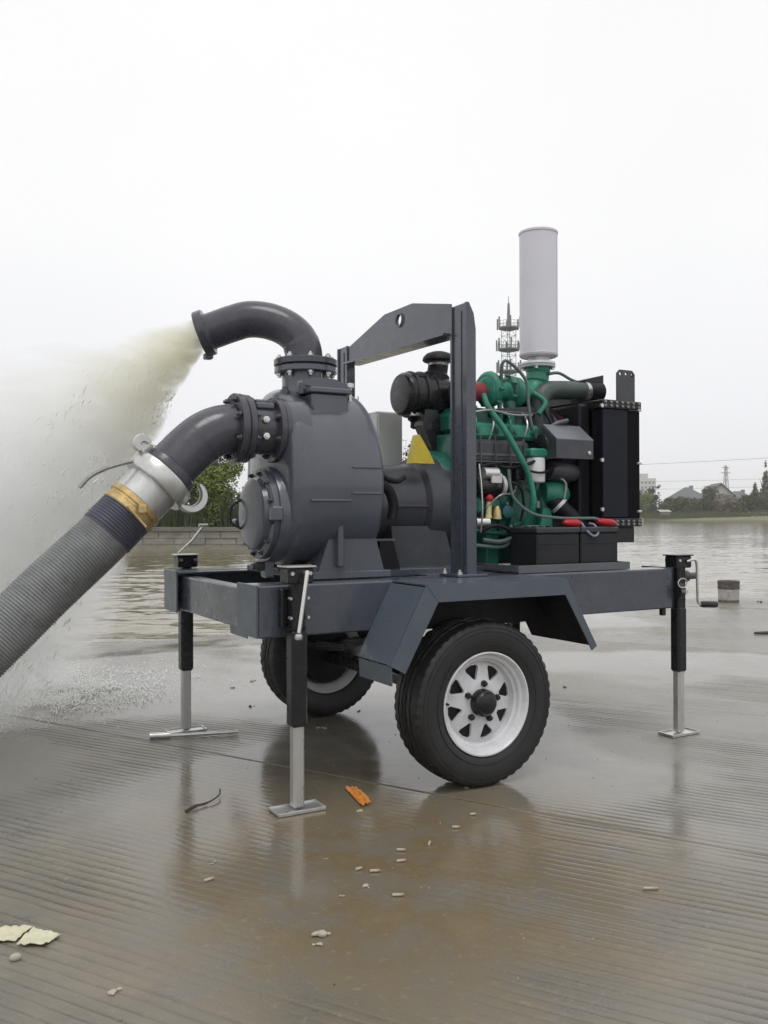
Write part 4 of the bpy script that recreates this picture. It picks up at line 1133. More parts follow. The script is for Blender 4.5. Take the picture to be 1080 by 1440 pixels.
# ================================================================== suction hose (held by the pump's coupling)
hose = thing('suction_hose', 'ribbed grey suction hose with aluminium coupling running down to the left edge', 'hose')
c0 = e0+ED*.020
HD = ED
cup = MB().lathe(c0, HD, [(0, .117), (.004, .128), (.012, .131), (.060, .131), (.068, .127), (.070, .104), (.11, .104), (.155, .104)], n=44).build('coupling', m_galv, hose)
def sidev(): return Vector((0, -1, 0)).cross(HD).normalized()
SV = sidev()
# lever arm on the left-hand upper side, hook on the right lower side
up = Vector((HD.z, 0, -HD.x)); 
if up.z < 0: up = -up
lev = [V(-.338, .27, 1.278), V(-.375, .265, 1.272), V(-.43, .262, 1.257), V(-.485, .26, 1.238), V(-.535, .26, 1.210), V(-.572, .26, 1.170)]
MB().tube(spline(lev, 5), [.012, .011, .0105, .010, .009]+[.008]*(len(spline(lev, 5))-5), n=8).build('lever', m_bolt, cup)
def crescent(cen, r_, w_, a0, a1, th, name, y0):
    n_ = 18; vs = []
    for k in range(n_+1):
        a = R(a0+(a1-a0)*k/n_); d = -HD*math.cos(a)-up*math.sin(a); ww = w_*(.35+.65*math.sin(PI*k/n_)**.6)
        for q, e in ((r_-ww/2, 0), (r_+ww/2, 0)):
            for yy, ins in ((y0, .004), (y0+.006, 0), (y0+th-.006, 0), (y0+th, .004)):
                rr_ = q+(ins if q < r_ else -ins); vs.append(cen+d*rr_+V(0, yy, 0))
    fs = []
    order = [0, 1, 2, 3, 7, 6, 5, 4]
    for k in range(n_):
        for m_ in range(8):
            a, b_ = order[m_], order[(m_+1) % 8]; fs.append([k*8+a, k*8+b_, (k+1)*8+b_, (k+1)*8+a])
    fs += [[0*8+o for o in order], [n_*8+o for o in order][::-1]]
    return MB().add(vs, fs).build(name, m_galv, cup)
crescent(c0+HD*.0-up*.118, .052, .030, -8, 190, .036, 'hook', -.06)
crescent(c0-HD*.012+up*.142, .022, .034, 150, 400, .034, 'latch', -.05)
b0 = c0+HD*.150
bc = MB().lathe(b0, HD, [(0, .105), (.004, .109), (.022, .109), (.026, .103), (.034, .103), (.038, .109), (.058, .109), (.062, .105)], n=44).build('clamp', m_brass, hose)
MB().box(b0+HD*.018-up*.02+V(0, -.135, -.015), b0+HD*.040-up*.0+V(0, -.105, .018), .003).build('clamp_screw', m_brass, bc)
MB().tube([b0+HD*.05+V(-.03, -.118, .02), b0+HD*.05+V(.035, -.122, -.055)], .005, n=8).build('clamp_bolt', m_brass, bc)
h0 = b0+HD*.060
hp_ = [h0, h0+HD*.07, h0+HD*.15, V(-.67, .292, .815), V(-.83, .285, .657), V(-1.08, .27, .42), V(-1.35, .26, .24), V(-1.7, .26, .13), V(-2.2, .30, .10), V(-3.0, .40, .10)]
hs = spline(hp_, 10)
# resample by length and make real ribs
def resample(pts, step):
    out = [pts[0]]; acc = 0
    for a, b_ in zip(pts, pts[1:]):
        L_ = (b_-a).length; t_ = step-acc
        while t_ <= L_: out.append(a+(b_-a)*(t_/L_)); t_ += step
        acc = (acc+L_) % step
    return out
rs_ = resample(hs, .0036)
ncuff = int(.105/.0036)
def rib(i): return .1 + (.0016 if i % 3 == 0 else (.0016 if i % 3 == 1 else -.0024)) + .0012*math.sin(i*.021)
MB().tube(rs_[:ncuff+1], [rib(i)+.003 for i in range(ncuff+1)], n=40).build('hose_cuff', m_hosedark, hose, sharp=80)
MB().tube(rs_[ncuff:], [rib(i) for i in range(len(rs_)-ncuff)], n=36).build('hose_body', m_hose, hose, sharp=80)

# ================================================================== control cabinet
cb = thing('control_cabinet', 'light grey electrical cabinet on a post behind the pump', 'cabinet')
MB().box((.975, .86, 1.292), (1.125, 1.06, 1.592), .004).build('cabinet_body', m_cab, cb)
MB().box((.982, .852, 1.30), (1.110, .859, 1.585), .002).build('cabinet_door', m_cab, cb)
MB().box((1.035, .93, .812), (1.075, .97, 1.292), .003).build('post', m_black, cb)
MB().box((.955, .95, 1.55), (.974, 1.0, 1.60), .004).build('bracket', m_black, cb)

# ================================================================== ENGINE
eng = thing('diesel_engine', 'green diesel engine with black radiator and tall silver muffler on the trailer rear', 'engine')
E_ = lambda name, mb, m, parent=eng, **k: mb.build(name, m, parent, **k)
blk = E_('engine_block', MB().box((1.17, .40, .965), (1.64, .82, 1.30), .012), m_green)
for i in range(5):
    MB().box((1.20+.09*i, .388, .99), (1.216+.09*i, .40, 1.24), .003).build('block_rib', m_green, blk)
MB().box((1.17, .385, 1.055), (1.64, .402, 1.075), .004).build('block_rib', m_green, blk)
MB().box((1.17, .39, 1.20), (1.64, .402, 1.222), .004).build('block_rib', m_green, blk)
for (x, z) in ((1.24, 1.14), (1.40, 1.15), (1.55, 1.12)):
    MB().cyl((x, .40, z), (x, .385, z), .022, n=16).build('core_plug', m_greenl, blk)
E_('oil_pan', MB().prism([V(1.20, .44, .965), V(1.60, .44, .965), V(1.56, .44, .86), V(1.28, .44, .835)], (0, 0, 0), (0, .34, 0)), m_green)
E_('engine_foot', MB().box((1.265, .33, .815), (1.335, .42, .99), .006), m_green)
E_('engine_foot', MB().prism([V(1.60, .36, .815), V(1.72, .36, .815), V(1.68, .36, 1.03), V(1.64, .36, 1.03)], (0, 0, 0), (0, .06, 0)), m_greenl)
E_('fly_wheel_housing', MB().lathe((1.075, .60, 1.14), (1, 0, 0), [(0, .235), (.02, .24), (.08, .24), (.10, .225)], n=40), m_green)
E_('flywheel_top', MB().tube([V(1.10, .36, 1.32), V(1.16, .34, 1.25), V(1.19, .34, 1.20)], .02, n=8), m_greenl)
# side cover / manifold (dark grey) and cylinder head
im = E_('intake_manifold', MB().box((1.18, .33, 1.305), (1.53, .43, 1.425), .035), m_dgrey)
MB().box((1.18, .325, 1.345), (1.51, .332, 1.356), .003).build('manifold_ridge', m_mgrey, im)
MB().box((1.18, .328, 1.315), (1.51, .334, 1.322), .002).build('manifold_ridge', m_mgrey, im)
hd = E_('cylinder_head', MB().box((1.14, .40, 1.30), (1.64, .78, 1.452), .008), m_green)
E_('exhaust_manifold', MB().box((1.17, .345, 1.428), (1.60, .41, 1.502), .018), m_greenl)
for i in range(4):
    MB().lathe((1.22+.11*i, .36, 1.465), (0, -1, 0), [(0, .018), (.02, .018), (.022, .010), (.03, .010)], n=6).build('stud', m_green, hd)
vc = E_('valve_cover', MB().box((1.16, .46, 1.452), (1.62, .70, 1.565), .03), m_green)
for i in range(4):
    x = 1.19+i*.105
    MB().box((x, .45, 1.50), (x+.075, .71, 1.585), .012).build('rocker_cover', m_green, vc)
    MB().lathe((x+.037, .52, 1.585), (0, 0, 1), [(0, .014), (.016, .014), (.018, .008), (.03, .006)], n=8).build('cover_nut', m_zinc, vc)
for i in range(4):
    x = 1.20+i*.10
    E_('injector_pipe', MB().tube(spline([(x, .36, 1.42), (x+.01, .335, 1.50), (x+.03, .40, 1.565), (x+.03, .48, 1.575)], 5), .0055, n=6), m_zinc if i % 2 else m_greenl)
E_('injector_rail', MB().box((1.40, .40, 1.562), (1.62, .44, 1.574), .003), m_mgrey)
# turbocharger
tb = E_('turbocharger', MB().lathe((1.375, .47, 1.672), (1, 0, 0), [(-.035, .030), (-.03, .052), (-.015, .075), (.02, .082), (.045, .070), (.06, .045), (.10, .042), (.115, .062), (.14, .078), (.175, .078), (.20, .06), (.235, .045)], n=32), m_greenl)
MB().tube([V(1.385+.0*a, .47+math.cos(a)*(.072-.003*a), 1.672+math.sin(a)*(.072-.003*a)) for a in [i*.35 for i in range(17)]], [.036-.0012*i for i in range(17)], n=12).build('compressor_scroll', m_greenl, tb)
MB().tube([V(1.51, .47+math.cos(a)*(.066-.003*a), 1.668+math.sin(a)*(.066-.003*a)) for a in [i*.35 for i in range(17)]], [.034-.0012*i for i in range(17)], n=12).build('turbine_scroll', m_green, tb)
MB().tube([V(1.49, .45, 1.62), V(1.49, .44, 1.55), V(1.47, .43, 1.48)], [.035, .028, .032], n=12).build('turbine_leg', m_green, tb)
MB().tube([V(1.42, .44, 1.64), V(1.42, .43, 1.56), V(1.42, .43, 1.50)], .012, n=10).build('oil_drain', m_greenl, tb)
for k in range(8):
    a = 2*PI*k/8
    MB().lathe((1.395, .47+math.cos(a)*.088, 1.672+math.sin(a)*.088), (1, 0, 0), [(-.012, .009), (.012, .009)], n=6).build('bolt', m_zinc if k % 3 == 0 else m_green, tb)
    MB().lathe((1.475, .47+math.cos(a+.3)*.084, 1.668+math.sin(a+.3)*.084), (1, 0, 0), [(-.012, .008), (.016, .008)], n=6).build('bolt', m_green, tb)
E_('air_coupling', MB().lathe((1.19, .47, 1.664), (1, 0, 0), [(0, .044), (.04, .047), (.12, .047), (.162, .042)], n=24), m_coup)
E_('air_duct', MB().tube(spline([(1.21, .47, 1.664), (1.24, .50, 1.665), (1.27, .53, 1.665), (1.30, .55, 1.66)], 6), .055, n=20), m_black2)
E_('oil_line', MB().tube(spline([(1.405, .40, 1.70), (1.395, .38, 1.79), (1.43, .37, 1.80), (1.52, .36, 1.72), (1.53, .35, 1.60), (1.54, .34, 1.50), (1.58, .34, 1.42)], 6), .008, n=8), m_cable)
# exhaust riser + muffler
rs1 = E_('exhaust_riser', MB().tube(spline([(1.56, .475, 1.665), (1.63, .48, 1.675), (1.680, .485, 1.71), (1.70, .49, 1.77), (1.703, .49, 1.815)], 6), [.045]*5+[.05]*10+[.058]*6+[.062]*4, n=24), m_greenl)
rs2 = MB().lathe((1.703, .49, 1.812), (0, 0, 1), [(0, .02), (0, .086), (.008, .088), (.012, .081), (.016, .088), (.026, .086), (.028, .05)], n=32).build('riser_flange', m_alu, rs1)
for k in range(4):
    a = PI/4+k*PI/2; MB().lathe((1.703+math.cos(a)*.073, .49+math.sin(a)*.073, 1.80), (0, 0, 1), [(0, .009), (.012, .009)], n=6).build('bolt', m_zinc, rs1)
MX, MY = 1.716, .5
mf = E_('muffler', MB().lathe((MX, MY, 1.868), (0, 0, 1), [(0, .001), (0, .090), (.004, .096), (.014, .0985), (.016, .0955), (.03, .0955), (.62, .0955), (.623, .0990), (.632, .0990), (.636, .095), (.640, .082), (.641, .001)], n=64), m_muff)
MB().cyl((MX, MY, 1.838), (MX, MY, 1.867), .055, n=24).build('muffler_neck', m_alu, mf)
MB().box((MX+.05, MY-.083, 1.89), (MX+.056, MY-.079, 2.48), .001).build('seam', m_muff, mf)
# air cleaner
AX, AY, AZ = .985, .66, 1.655
ac = E_('air_cleaner', MB().lathe((AX, AY, AZ), (1, 0, 0), [(t_, q_*1.06) for (t_, q_) in [(0, .001), (0, .070), (.006, .088), (.02, .098), (.045, .1), (.05, .107), (.062, .107), (.066, .100), (.10, .100), (.105, .109), (.118, .109), (.123, .100), (.16, .100), (.165, .108), (.178, .108), (.183, .100), (.23, .100), (.25, .095), (.27, .06)]], n=48), m_black)
for k in range(3):
    a = 2*PI*k/3+2.2; p = V(AX+.085, AY+math.cos(a)*.108, AZ+math.sin(a)*.108)
    MB().box(p-V(.045, .010, .010), p+V(.045, .010, .010), .003).build('clip', m_zinc if k else m_black, ac)
mb = MB()
for k in range(26):
    a = 2*PI*k/26; mb.box(V(AX+.184, AY+math.cos(a)*.102, AZ+math.sin(a)*.102)-V(0, .004, .004), V(AX+.225, AY+math.cos(a)*.102, AZ+math.sin(a)*.102)+V(0, .004, .004), .001)
mb.build('cooling_rib', m_black, ac)
MB().tube(spline([(AX+.20, AY-.01, AZ+.05), (AX+.218, AY-.01, AZ+.13), (AX+.222, AY-.01, AZ+.16)], 5), [.066]*4+[.050]*7, n=24).build('inlet_neck', m_black2, ac)
MB().lathe((AX+.222, AY-.01, AZ+.150), (0, 0, 1), [(0, .050), (.012, .054), (.02, .050)], n=24).build('neck_clamp', m_zinc, ac)
MB().lathe((AX+.222, AY-.01, AZ+.168), (0, 0, 1), [(0, .045), (.003, .072), (.010, .079), (.024, .076), (.042, .060), (.052, .032), (.055, .001)], n=32).build('rain_cap', m_black2, ac)
MB().tube(spline([(AX+.215, AY-.02, AZ+.0), (AX+.26, AY-.05, AZ-.0), (AX+.36, AY-.12, AZ+.005)], 5), .072, n=20).build('outlet_elbow', m_black2, ac)
MB().lathe((AX+.09, AY, AZ-.098), (0, 0, -1), [(0, .03), (.02, .035), (.035, .02), (.06, .022), (.068, .010)], n=16).build('dust_valve', m_black2, ac)
MB().box((AX+.06, AY-.02, AZ-.125), (AX+.18, AY+.02, AZ-.098), .004).build('mount_strap', m_black, ac)
E_('air_cleaner_bracket', MB().prism([V(1.075, .56, 1.575), V(1.14, .56, 1.575), V(1.24, .56, 1.42), V(1.24, .56, 1.29), V(1.16, .56, 1.29), V(1.06, .56, 1.50)], (0, 0, 0), (0, .08, 0)), m_black)
# fuel filter
ff = E_('fuel_filter', MB().lathe((1.530, .30, 1.222), (0, 0, 1), [(0, .001), (0, .038), (.006, .045), (.112, .045), (.118, .042), (.118, .001)], n=28), m_filter)
MB().box((1.48, .265, 1.340), (1.59, .37, 1.385), .010).build('filter_head', m_greenl, ff)
MB().lathe((1.53, .30, 1.215), (0, 0, -1), [(-.01, .02), (.02, .016), (.03, .01)], n=12).build('drain_knob', m_green, ff)
E_('filter_cable', MB().tube(spline([(1.43, .27, 1.285), (1.50, .248, 1.268), (1.56, .250, 1.275), (1.62, .27, 1.30), (1.70, .30, 1.30)], 6), .006, n=6), m_black2)
E_('crankcase_hose', MB().tube(spline([(1.30, .40, 1.64), (1.30, .36, 1.575), (1.345, .30, 1.47), (1.40, .26, 1.35), (1.455, .25, 1.24), (1.475, .25, 1.12), (1.47, .30, 1.02)], 6), .014, n=10), m_greenl)
# alternator / starter
al = E_('starter_motor', MB().lathe((1.20, .335, 1.205), (1, 0, 0), [(0, .04), (.01, .052), (.12, .052), (.13, .045), (.17, .045), (.185, .03)], n=28), m_black)
MB().lathe((1.22, .30, 1.262), (1, 0, 0), [(0, .028), (.08, .028), (.09, .02)], n=20).build('solenoid', m_chrome, al)
MB().lathe((1.332, .335, 1.205), (1, 0, 0), [(0, .055), (.018, .055), (.02, .03)], n=24).build('end_bell', m_alu, al)
MB().box((1.255, .275, 1.215), (1.315, .288, 1.262), .003).build('data_plate', m_alu, al)
inj = E_('injection_pump', MB().box((1.20, .315, 1.075), (1.34, .40, 1.15), .012), m_green)
MB().lathe((1.253, .30, 1.055), (.05, 0, 1), [(0, .016), (.02, .013), (.08, .012)], n=12).build('lever', mat('cream_plastic', (.62, .58, .30), .5), inj)
MB().sphere((1.258, .30, 1.145), .020, 12, 8).build('lever_knob', m_red, inj)
MB().cyl((1.19, .31, 1.035), (1.25, .29, 1.035), .022, n=14).build('fitting', m_zinc, inj)
MB().lathe((1.30, .30, 1.05), (0, 0, 1), [(0, .025), (.04, .02), (.06, .012)], n=12).build('fitting', m_brass, inj)
lp = E_('lift_pump', MB().lathe((1.38, .36, 1.085), (0, -1, 0), [(-.04, .045), (0, .045), (.01, .035), (.04, .03), (.045, .015)], n=20), mat('blue_green_paint', (.02, .12, .13), .4))
for (pts, r_, m_) in (([(1.22, .30, .955), (1.30, .28, .945), (1.36, .28, .96), (1.41, .26, 1.00), (1.46, .24, 1.01), (1.52, .20, 1.005)], .011, m_cable),
                      ([(1.17, .31, 1.0), (1.30, .29, .985), (1.44, .28, .985)], .009, m_green),
                      ([(1.18, .30, .93), (1.30, .29, .92), (1.36, .29, .94), (1.39, .31, 1.02)], .009, m_cable),
                      ([(1.165, .25, 1.30), (1.17, .24, 1.20), (1.175, .24, 1.08), (1.18, .26, .99)], .004, m_zinc)):
    E_('fuel_line', MB().tube(spline(pts, 6), r_, n=8), m_)
E_('oil_filter', MB().lathe((1.43, .34, 1.00), (0, -.2, -1), [(0, .04), (.05, .04), (.06, .03)], n=20), m_green)
r3 = random.Random(21)
for k in range(34):
    x = r3.uniform(1.19, 1.62); z = r3.choice([1.0, 1.06, 1.125, 1.21, 1.25, 1.285])+r3.uniform(-.006, .006)
    MB().lathe((x, .40, z), (0, -1, 0), [(-.005, .009), (.012, .009), (.013, .005), (.018, .005)], n=6).build('bolt', m_green if k % 3 else m_bolt, blk)
for k in range(12):
    x = 1.19+.037*k
    MB().lathe((x, .452, 1.458), (0, -.4, 1), [(-.01, .008), (.012, .008)], n=6).build('bolt', m_green if k % 4 else m_bolt, hd)
for (pts, r_, m_) in (([(1.30, .33, 1.30), (1.37, .29, 1.29), (1.44, .28, 1.30), (1.52, .27, 1.33)], .008, m_black2),
                      ([(1.36, .30, 1.23), (1.42, .28, 1.20), (1.45, .29, 1.12), (1.44, .30, 1.04)], .007, m_black2),
                      ([(1.24, .30, 1.10), (1.30, .27, 1.16), (1.38, .28, 1.17), (1.44, .33, 1.22)], .005, m_bolt),
                      ([(1.50, .33, 1.20), (1.53, .30, 1.14), (1.50, .31, 1.05), (1.42, .33, 1.02)], .009, m_green),
                      ([(1.56, .34, 1.42), (1.62, .32, 1.44), (1.66, .33, 1.50), (1.64, .38, 1.60)], .008, m_black2),
                      ([(1.22, .37, 1.55), (1.30, .34, 1.56), (1.42, .34, 1.545), (1.55, .35, 1.55)], .006, m_bolt),
                      ([(1.60, .36, 1.56), (1.64, .36, 1.62), (1.60, .40, 1.67)], .012, m_greenl),
                      ([(1.18, .33, 1.27), (1.24, .30, 1.30), (1.33, .30, 1.31)], .006, m_black2),
                      ([(1.20, .30, .99), (1.26, .27, 1.02), (1.34, .27, 1.00), (1.38, .29, .94)], .010, m_black2),
                      ([(1.66, .30, 1.26), (1.70, .28, 1.22), (1.69, .28, 1.15)], .006, m_bolt)):
    E_('engine_hose', MB().tube(spline(pts, 6), r_, n=8), m_)
for k in range(5):
    x = 1.21+.085*k
    E_('delivery_pipe', MB().tube(spline([(1.24+.02*k, .33, 1.15), (x, .315, 1.21), (x+.01, .31, 1.29), (x+.02, .33, 1.44)], 5), .0038, n=6), m_dgrey)
E_('relay_box', MB().box((1.44, .33, 1.235), (1.49, .38, 1.29), .004), m_black)
E_('sensor_block', MB().box((1.56, .35, 1.10), (1.60, .39, 1.14), .004), m_bolt)
E_('heat_shield', MB().prism([V(1.34, .40, 1.575), V(1.58, .40, 1.60), V(1.62, .40, 1.59), V(1.60, .40, 1.575)], (0, 0, 0), (0, .1, 0)), m_dgrey)
# timing cover, water pump, pulleys, fan
tcv = E_('timing_cover', MB().box((1.64, .42, .98), (1.70, .78, 1.45), .02), m_green)
wp = E_('water_pump', MB().lathe((1.62, .36, 1.175), (1, -.15, -.05), [(0, .05), (.03, .062), (.08, .066), (.12, .05), (.14, .03)], n=24), m_greenl)
MB().box((1.60, .34, 1.08), (1.66, .42, 1.16), .01).build('pump_bracket', m_green, wp)
E_('gear_case', MB().prism([V(1.42, .37, .97), V(1.72, .37, .97), V(1.68, .37, 1.13), V(1.60, .37, 1.22), V(1.47, .37, 1.22)], (0, 0, 0), (0, .04, 0)), m_green)
E_('bracket_plate', MB().prism([V(1.585, .33, 1.01), V(1.66, .33, 1.01), V(1.65, .33, 1.10), V(1.60, .33, 1.10)], (0, 0, 0), (0, .025, 0)), m_greenl)
pl = E_('fan_pulley', MB().lathe((1.70, .46, 1.40), (1, 0, 0), [(0, .02), (0, .105), (.01, .108), (.018, .092), (.026, .108), (.034, .092), (.042, .108), (.05, .10), (.05, .02)], n=36), m_black2)
MB().lathe((1.66, .36, 1.395), (1, 0, 0), [(0, .02), (0, .085), (.01, .09), (.02, .075), (.03, .09), (.04, .085), (.04, .02)], n=32).build('idler_pulley', m_black, pl)
E_('alternator', MB().lathe((1.60, .315, 1.40), (1, 0, 0), [(-.04, .03), (-.03, .055), (.0, .068), (.07, .068), (.09, .05)], n=28), m_black)
E_('radiator_hose', MB().tube(spline([(1.66, .34, 1.145), (1.70, .31, 1.10), (1.75, .29, 1.05), (1.80, .29, 1.00), (1.87, .30, .985)], 6), .042, n=18), m_black2)
E_('hose_clamp', MB().tube([V(1.685, .322, 1.12), V(1.695, .315, 1.108)], .046, n=20), m_alu)
# belt guard sheet
bg_ = E_('belt_guard', MB().box((1.577, .20, 1.335), (1.805, .206, 1.425), .002), m_dgrey)
MB().prism([V(1.577, .20, 1.425), V(1.805, .20, 1.425), V(1.815, .31, 1.502), V(1.585, .31, 1.502)], (0, 0, 0), (0, 0, .004)).build('guard_top', mat('grey_sheet_light', (.15, .16, .18), .38, var=.1, scale=6), bg_)
MB().prism([V(1.577, .201, 1.335), V(1.577, .31, 1.335), V(1.577, .31, 1.50), V(1.577, .201, 1.425)], (0, 0, 0), (-.003, 0, 0)).build('guard_side', m_dgrey, bg_)
MB().lathe((1.775, .20, 1.365), (0, -1, 0), [(0, .010), (.006, .010), (.008, .004)], n=10).build('bolt', m_zinc, bg_)
MB().lathe((1.62, .32, 1.29), (1, 0, -.1), [(0, .05), (.12, .055), (.17, .04)], n=20).build('guard_cup', m_dgrey, bg_)
E_('stay_rod', MB().tube(spline([(1.62, .33, 1.47), (1.66, .31, 1.51), (1.73, .30, 1.53)], 4), .010, n=8), m_mgrey)
# radiator assembly
RX0, RX1, RY0, RY1, RZ0, RZ1 = 1.872, 2.125, .205, 1.02, 1.045, 1.632
rad = E_('radiator', MB().box((RX0+.045, RY0+.02, RZ0), (RX1-.055, RY1-.02, RZ1-.02), .004), m_fin)
MB().box((RX0+.0, RY0, RZ0+.01), (RX0+.165, RY0+.012, RZ1-.045), .003).build('side_plate', mat('radiator_plate', (.010, .011, .019), .45, var=.12, scale=6, spec=.2), rad)
for (z0, z1) in ((RZ1-.042, RZ1), (RZ0-.035, RZ0+.005)):
    MB().box((RX0-.008, RY0-.006, z0), (RX1, RY1, z1), .004).build('tank', m_black, rad)
for k in range(7):
    xx = RX0+.008+k*.037
    for z in (RZ1-.012, RZ1-.030, RZ0-.008, RZ0-.024):
        MB().lathe((xx, RY0-.006, z), (0, -1, 0), [(0, .0070), (.006, .0070), (.007, .004), (.010, .004)], n=6).build('bolt', m_bolt, rad)
for z in (1.60, 1.335, 1.095):
    MB().lathe((RX0-.012, RY0, z), (0, -1, 0), [(0, .010), (.01, .010)], n=8).build('bolt', m_zinc, rad)
    MB().cyl((RX1-.03, RY0-.004, z-.01), (RX1-.004, RY0-.004, z-.01), .006, n=8).build('bolt', m_zinc, rad)
fm = None
for k in range(15):
    x = RX0+.170+k*.0052
    if fm is None:
        fm = MB().box((0, 0, 0), (.0022, .03, RZ1-RZ0-.05), .0004).build('fin', m_fin, rad); fm.location = (x, RY0+.002, RZ0+.005)
    else:
        q = fm.copy(); C.objects.link(q); q.location = (x, RY0+.002, RZ0+.005)
for k in range(9):
    z0 = RY0+.02+k*.008
    MB().box((RX0-.010+.02, z0, RZ0+.005), (RX0+.02, z0+.003, RZ1-.045), .001).build('fin', m_fin, rad)
shr = E_('fan_shroud', MB().box((RX0-.06, RY0+.10, RZ0+.0), (RX0+.008, RY1-.04, RZ1-.015), .01), m_black2)
MB().lathe((RX0-.15, .60, 1.36), (1, 0, 0), [(0, .262), (0, .27), (.09, .27), (.09, .262)], n=40, caps=False).build('shroud_ring', m_black2, shr)
fan = E_('fan', MB().lathe((1.735, .55, 1.40), (1, 0, 0), [(0, .001), (0, .05), (.05, .06), (.06, .001)], n=24), m_maroon)
for k in range(7):
    a = 2*PI*k/7+.3
    d = V(0, math.cos(a), math.sin(a)); s_ = V(0, -math.sin(a), math.cos(a))
    MB().prism([V(1.75, .55, 1.40)+d*.05-s_*.03, V(1.75, .55, 1.40)+d*.21-s_*.055, V(1.785, .55, 1.40)+d*.21+s_*.055, V(1.785, .55, 1.40)+d*.05+s_*.03], (0, 0, 0), (.005, 0, 0)).build('fan_blade', m_maroon, fan)
gr = MB()
for rr_ in (.08, .12, .16, .20, .24, .27):
    gr.tube([V(1.715, .58+math.cos(a)*rr_, 1.37+math.sin(a)*rr_) for a in [2*PI*i/40 for i in range(41)]], .0025, n=5, caps=False)
for k in range(10):
    a = 2*PI*k/10; gr.cyl((1.715, .58+math.cos(a)*.06, 1.37+math.sin(a)*.06), (1.715, .58+math.cos(a)*.27, 1.37+math.sin(a)*.27), .0025, n=5)
gd = gr.build('fan_grille', m_black, fan); gd['kind'] = 'stuff'
# upper bracket with three holes (disc holes cut as notches through a thin plate)
def holed_plate(x0, x1, z0, z1, y, th, holes, hr_):
    # split into columns around each hole
    mb = MB(); n = len(holes); cols = [x0]+[(holes[i][0]+holes[i+1][0])/2 for i in range(n-1)]+[x1]
    for i, (hx, hz) in enumerate(holes):
        a, b_ = cols[i], cols[i+1]; zlo = hz-.028
        bnd = [(a, zlo), (b_, zlo), (b_, z1), (a, z1)]
        if i == 0: bnd = [(a, zlo), (b_, zlo), (b_, z1), (a+.018, z1), (a, z1-.018)]
        if i == n-1: bnd = [(a, zlo), (b_, zlo), (b_, z1-.018), (b_-.018, z1), (a, z1)]
        def ray(th_):
            dx, dy = math.cos(th_), math.sin(th_); best = 1e9
            for q in range(len(bnd)):
                (x1_, y1_), (x2_, y2_) = bnd[q], bnd[(q+1) % len(bnd)]
                ex, ey = x2_-x1_, y2_-y1_; den = dx*ey-dy*ex
                if abs(den) < 1e-12: continue
                t_ = ((x1_-hx)*ey-(y1_-hz)*ex)/den; u_ = ((x1_-hx)*dy-(y1_-hz)*dx)/den
                if t_ > 0 and -1e-7 <= u_ <= 1+1e-7: best = min(best, t_)
            return hx+dx*best, hz+dy*best
        ths = sorted([2*PI*k/12-PI for k in range(12)]+[math.atan2(q[1]-hz, q[0]-hx) for q in bnd]); k = len(ths); vs = []; fs = []
        for yy in (y, y+th):
            for t_ in ths:
                p = ray(t_); vs += [V(p[0], yy, p[1]), V(hx+hr_*math.cos(t_), yy, hz+hr_*math.sin(t_))]
        for q in range(k):
            j = (q+1) % k
            fs += [[2*q, 2*j, 2*j+1, 2*q+1], [2*k+2*q, 2*k+2*q+1, 2*k+2*j+1, 2*k+2*j], [2*q, 2*k+2*q, 2*k+2*j, 2*j], [2*q+1, 2*j+1, 2*k+2*j+1, 2*k+2*q+1]]
        mb.add(vs, fs)
        mb.prism([V(a, y, z0), V(b_, y, z0), V(b_, y, zlo), V(a, y, zlo)], (0, 0, 0), (0, th, 0))
    return mb
ub = E_('radiator_bracket', holed_plate(1.985, 2.105, RZ1-.01, 1.790, .225, .008, [(2.008, 1.770), (2.046, 1.770), (2.086, 1.766)], .0085), m_dgrey, sharp=25)
MB().box((2.06, .233, RZ1), (2.105, .30, 1.77), .003).build('bracket_web', m_black, ub)
E_('radiator_skirt', MB().box((1.93, .24, .93), (2.115, .95, RZ0-.036), .004), m_black)
E_('radiator_stay', MB().prism([V(1.84, .40, 1.735), V(2.06, .40, 1.79), V(2.06, .40, 1.63), V(1.84, .40, 1.63)], (0, 0, 0), (0, .35, 0)), m_black)
E_('radiator_foot', MB().box((1.93, .30, .812), (2.0, .95, .93), .004), m_black)
uph = spline([(1.655, .42, 1.46), (1.655, .42, 1.58), (1.660, .42, 1.645), (1.70, .42, 1.685), (1.76, .42, 1.695), (1.86, .42, 1.700), (1.95, .42, 1.70)], 6)
uh = E_('upper_radiator_pipe', MB().tube(uph, .047, n=24), mat('grey_green_rubber', (.055, .075, .070), .45, var=.15, scale=20))
MB().tube([V(1.935, .42, 1.70), V(1.962, .42, 1.70)], .051, n=24).build('hose_clamp', m_zinc, uh)
MB().tube([V(1.96, .42, 1.70), V(2.05, .42, 1.705)], .052, n=20).build('pipe_end', m_black2, uh)
E_('overflow_tube', MB().tube(spline([(1.72, .43, 1.775), (1.78, .42, 1.782), (1.86, .42, 1.755), (1.93, .42, 1.742), (2.0, .42, 1.745)], 6), .008, n=8), m_cable)
E_('stay_bar', MB().box((1.70, .62, 1.60), (1.90, .66, 1.625), .004), m_black)
E_('stay_bar', MB().box((1.56, .50, 1.60), (1.72, .53, 1.655), .004), m_black)

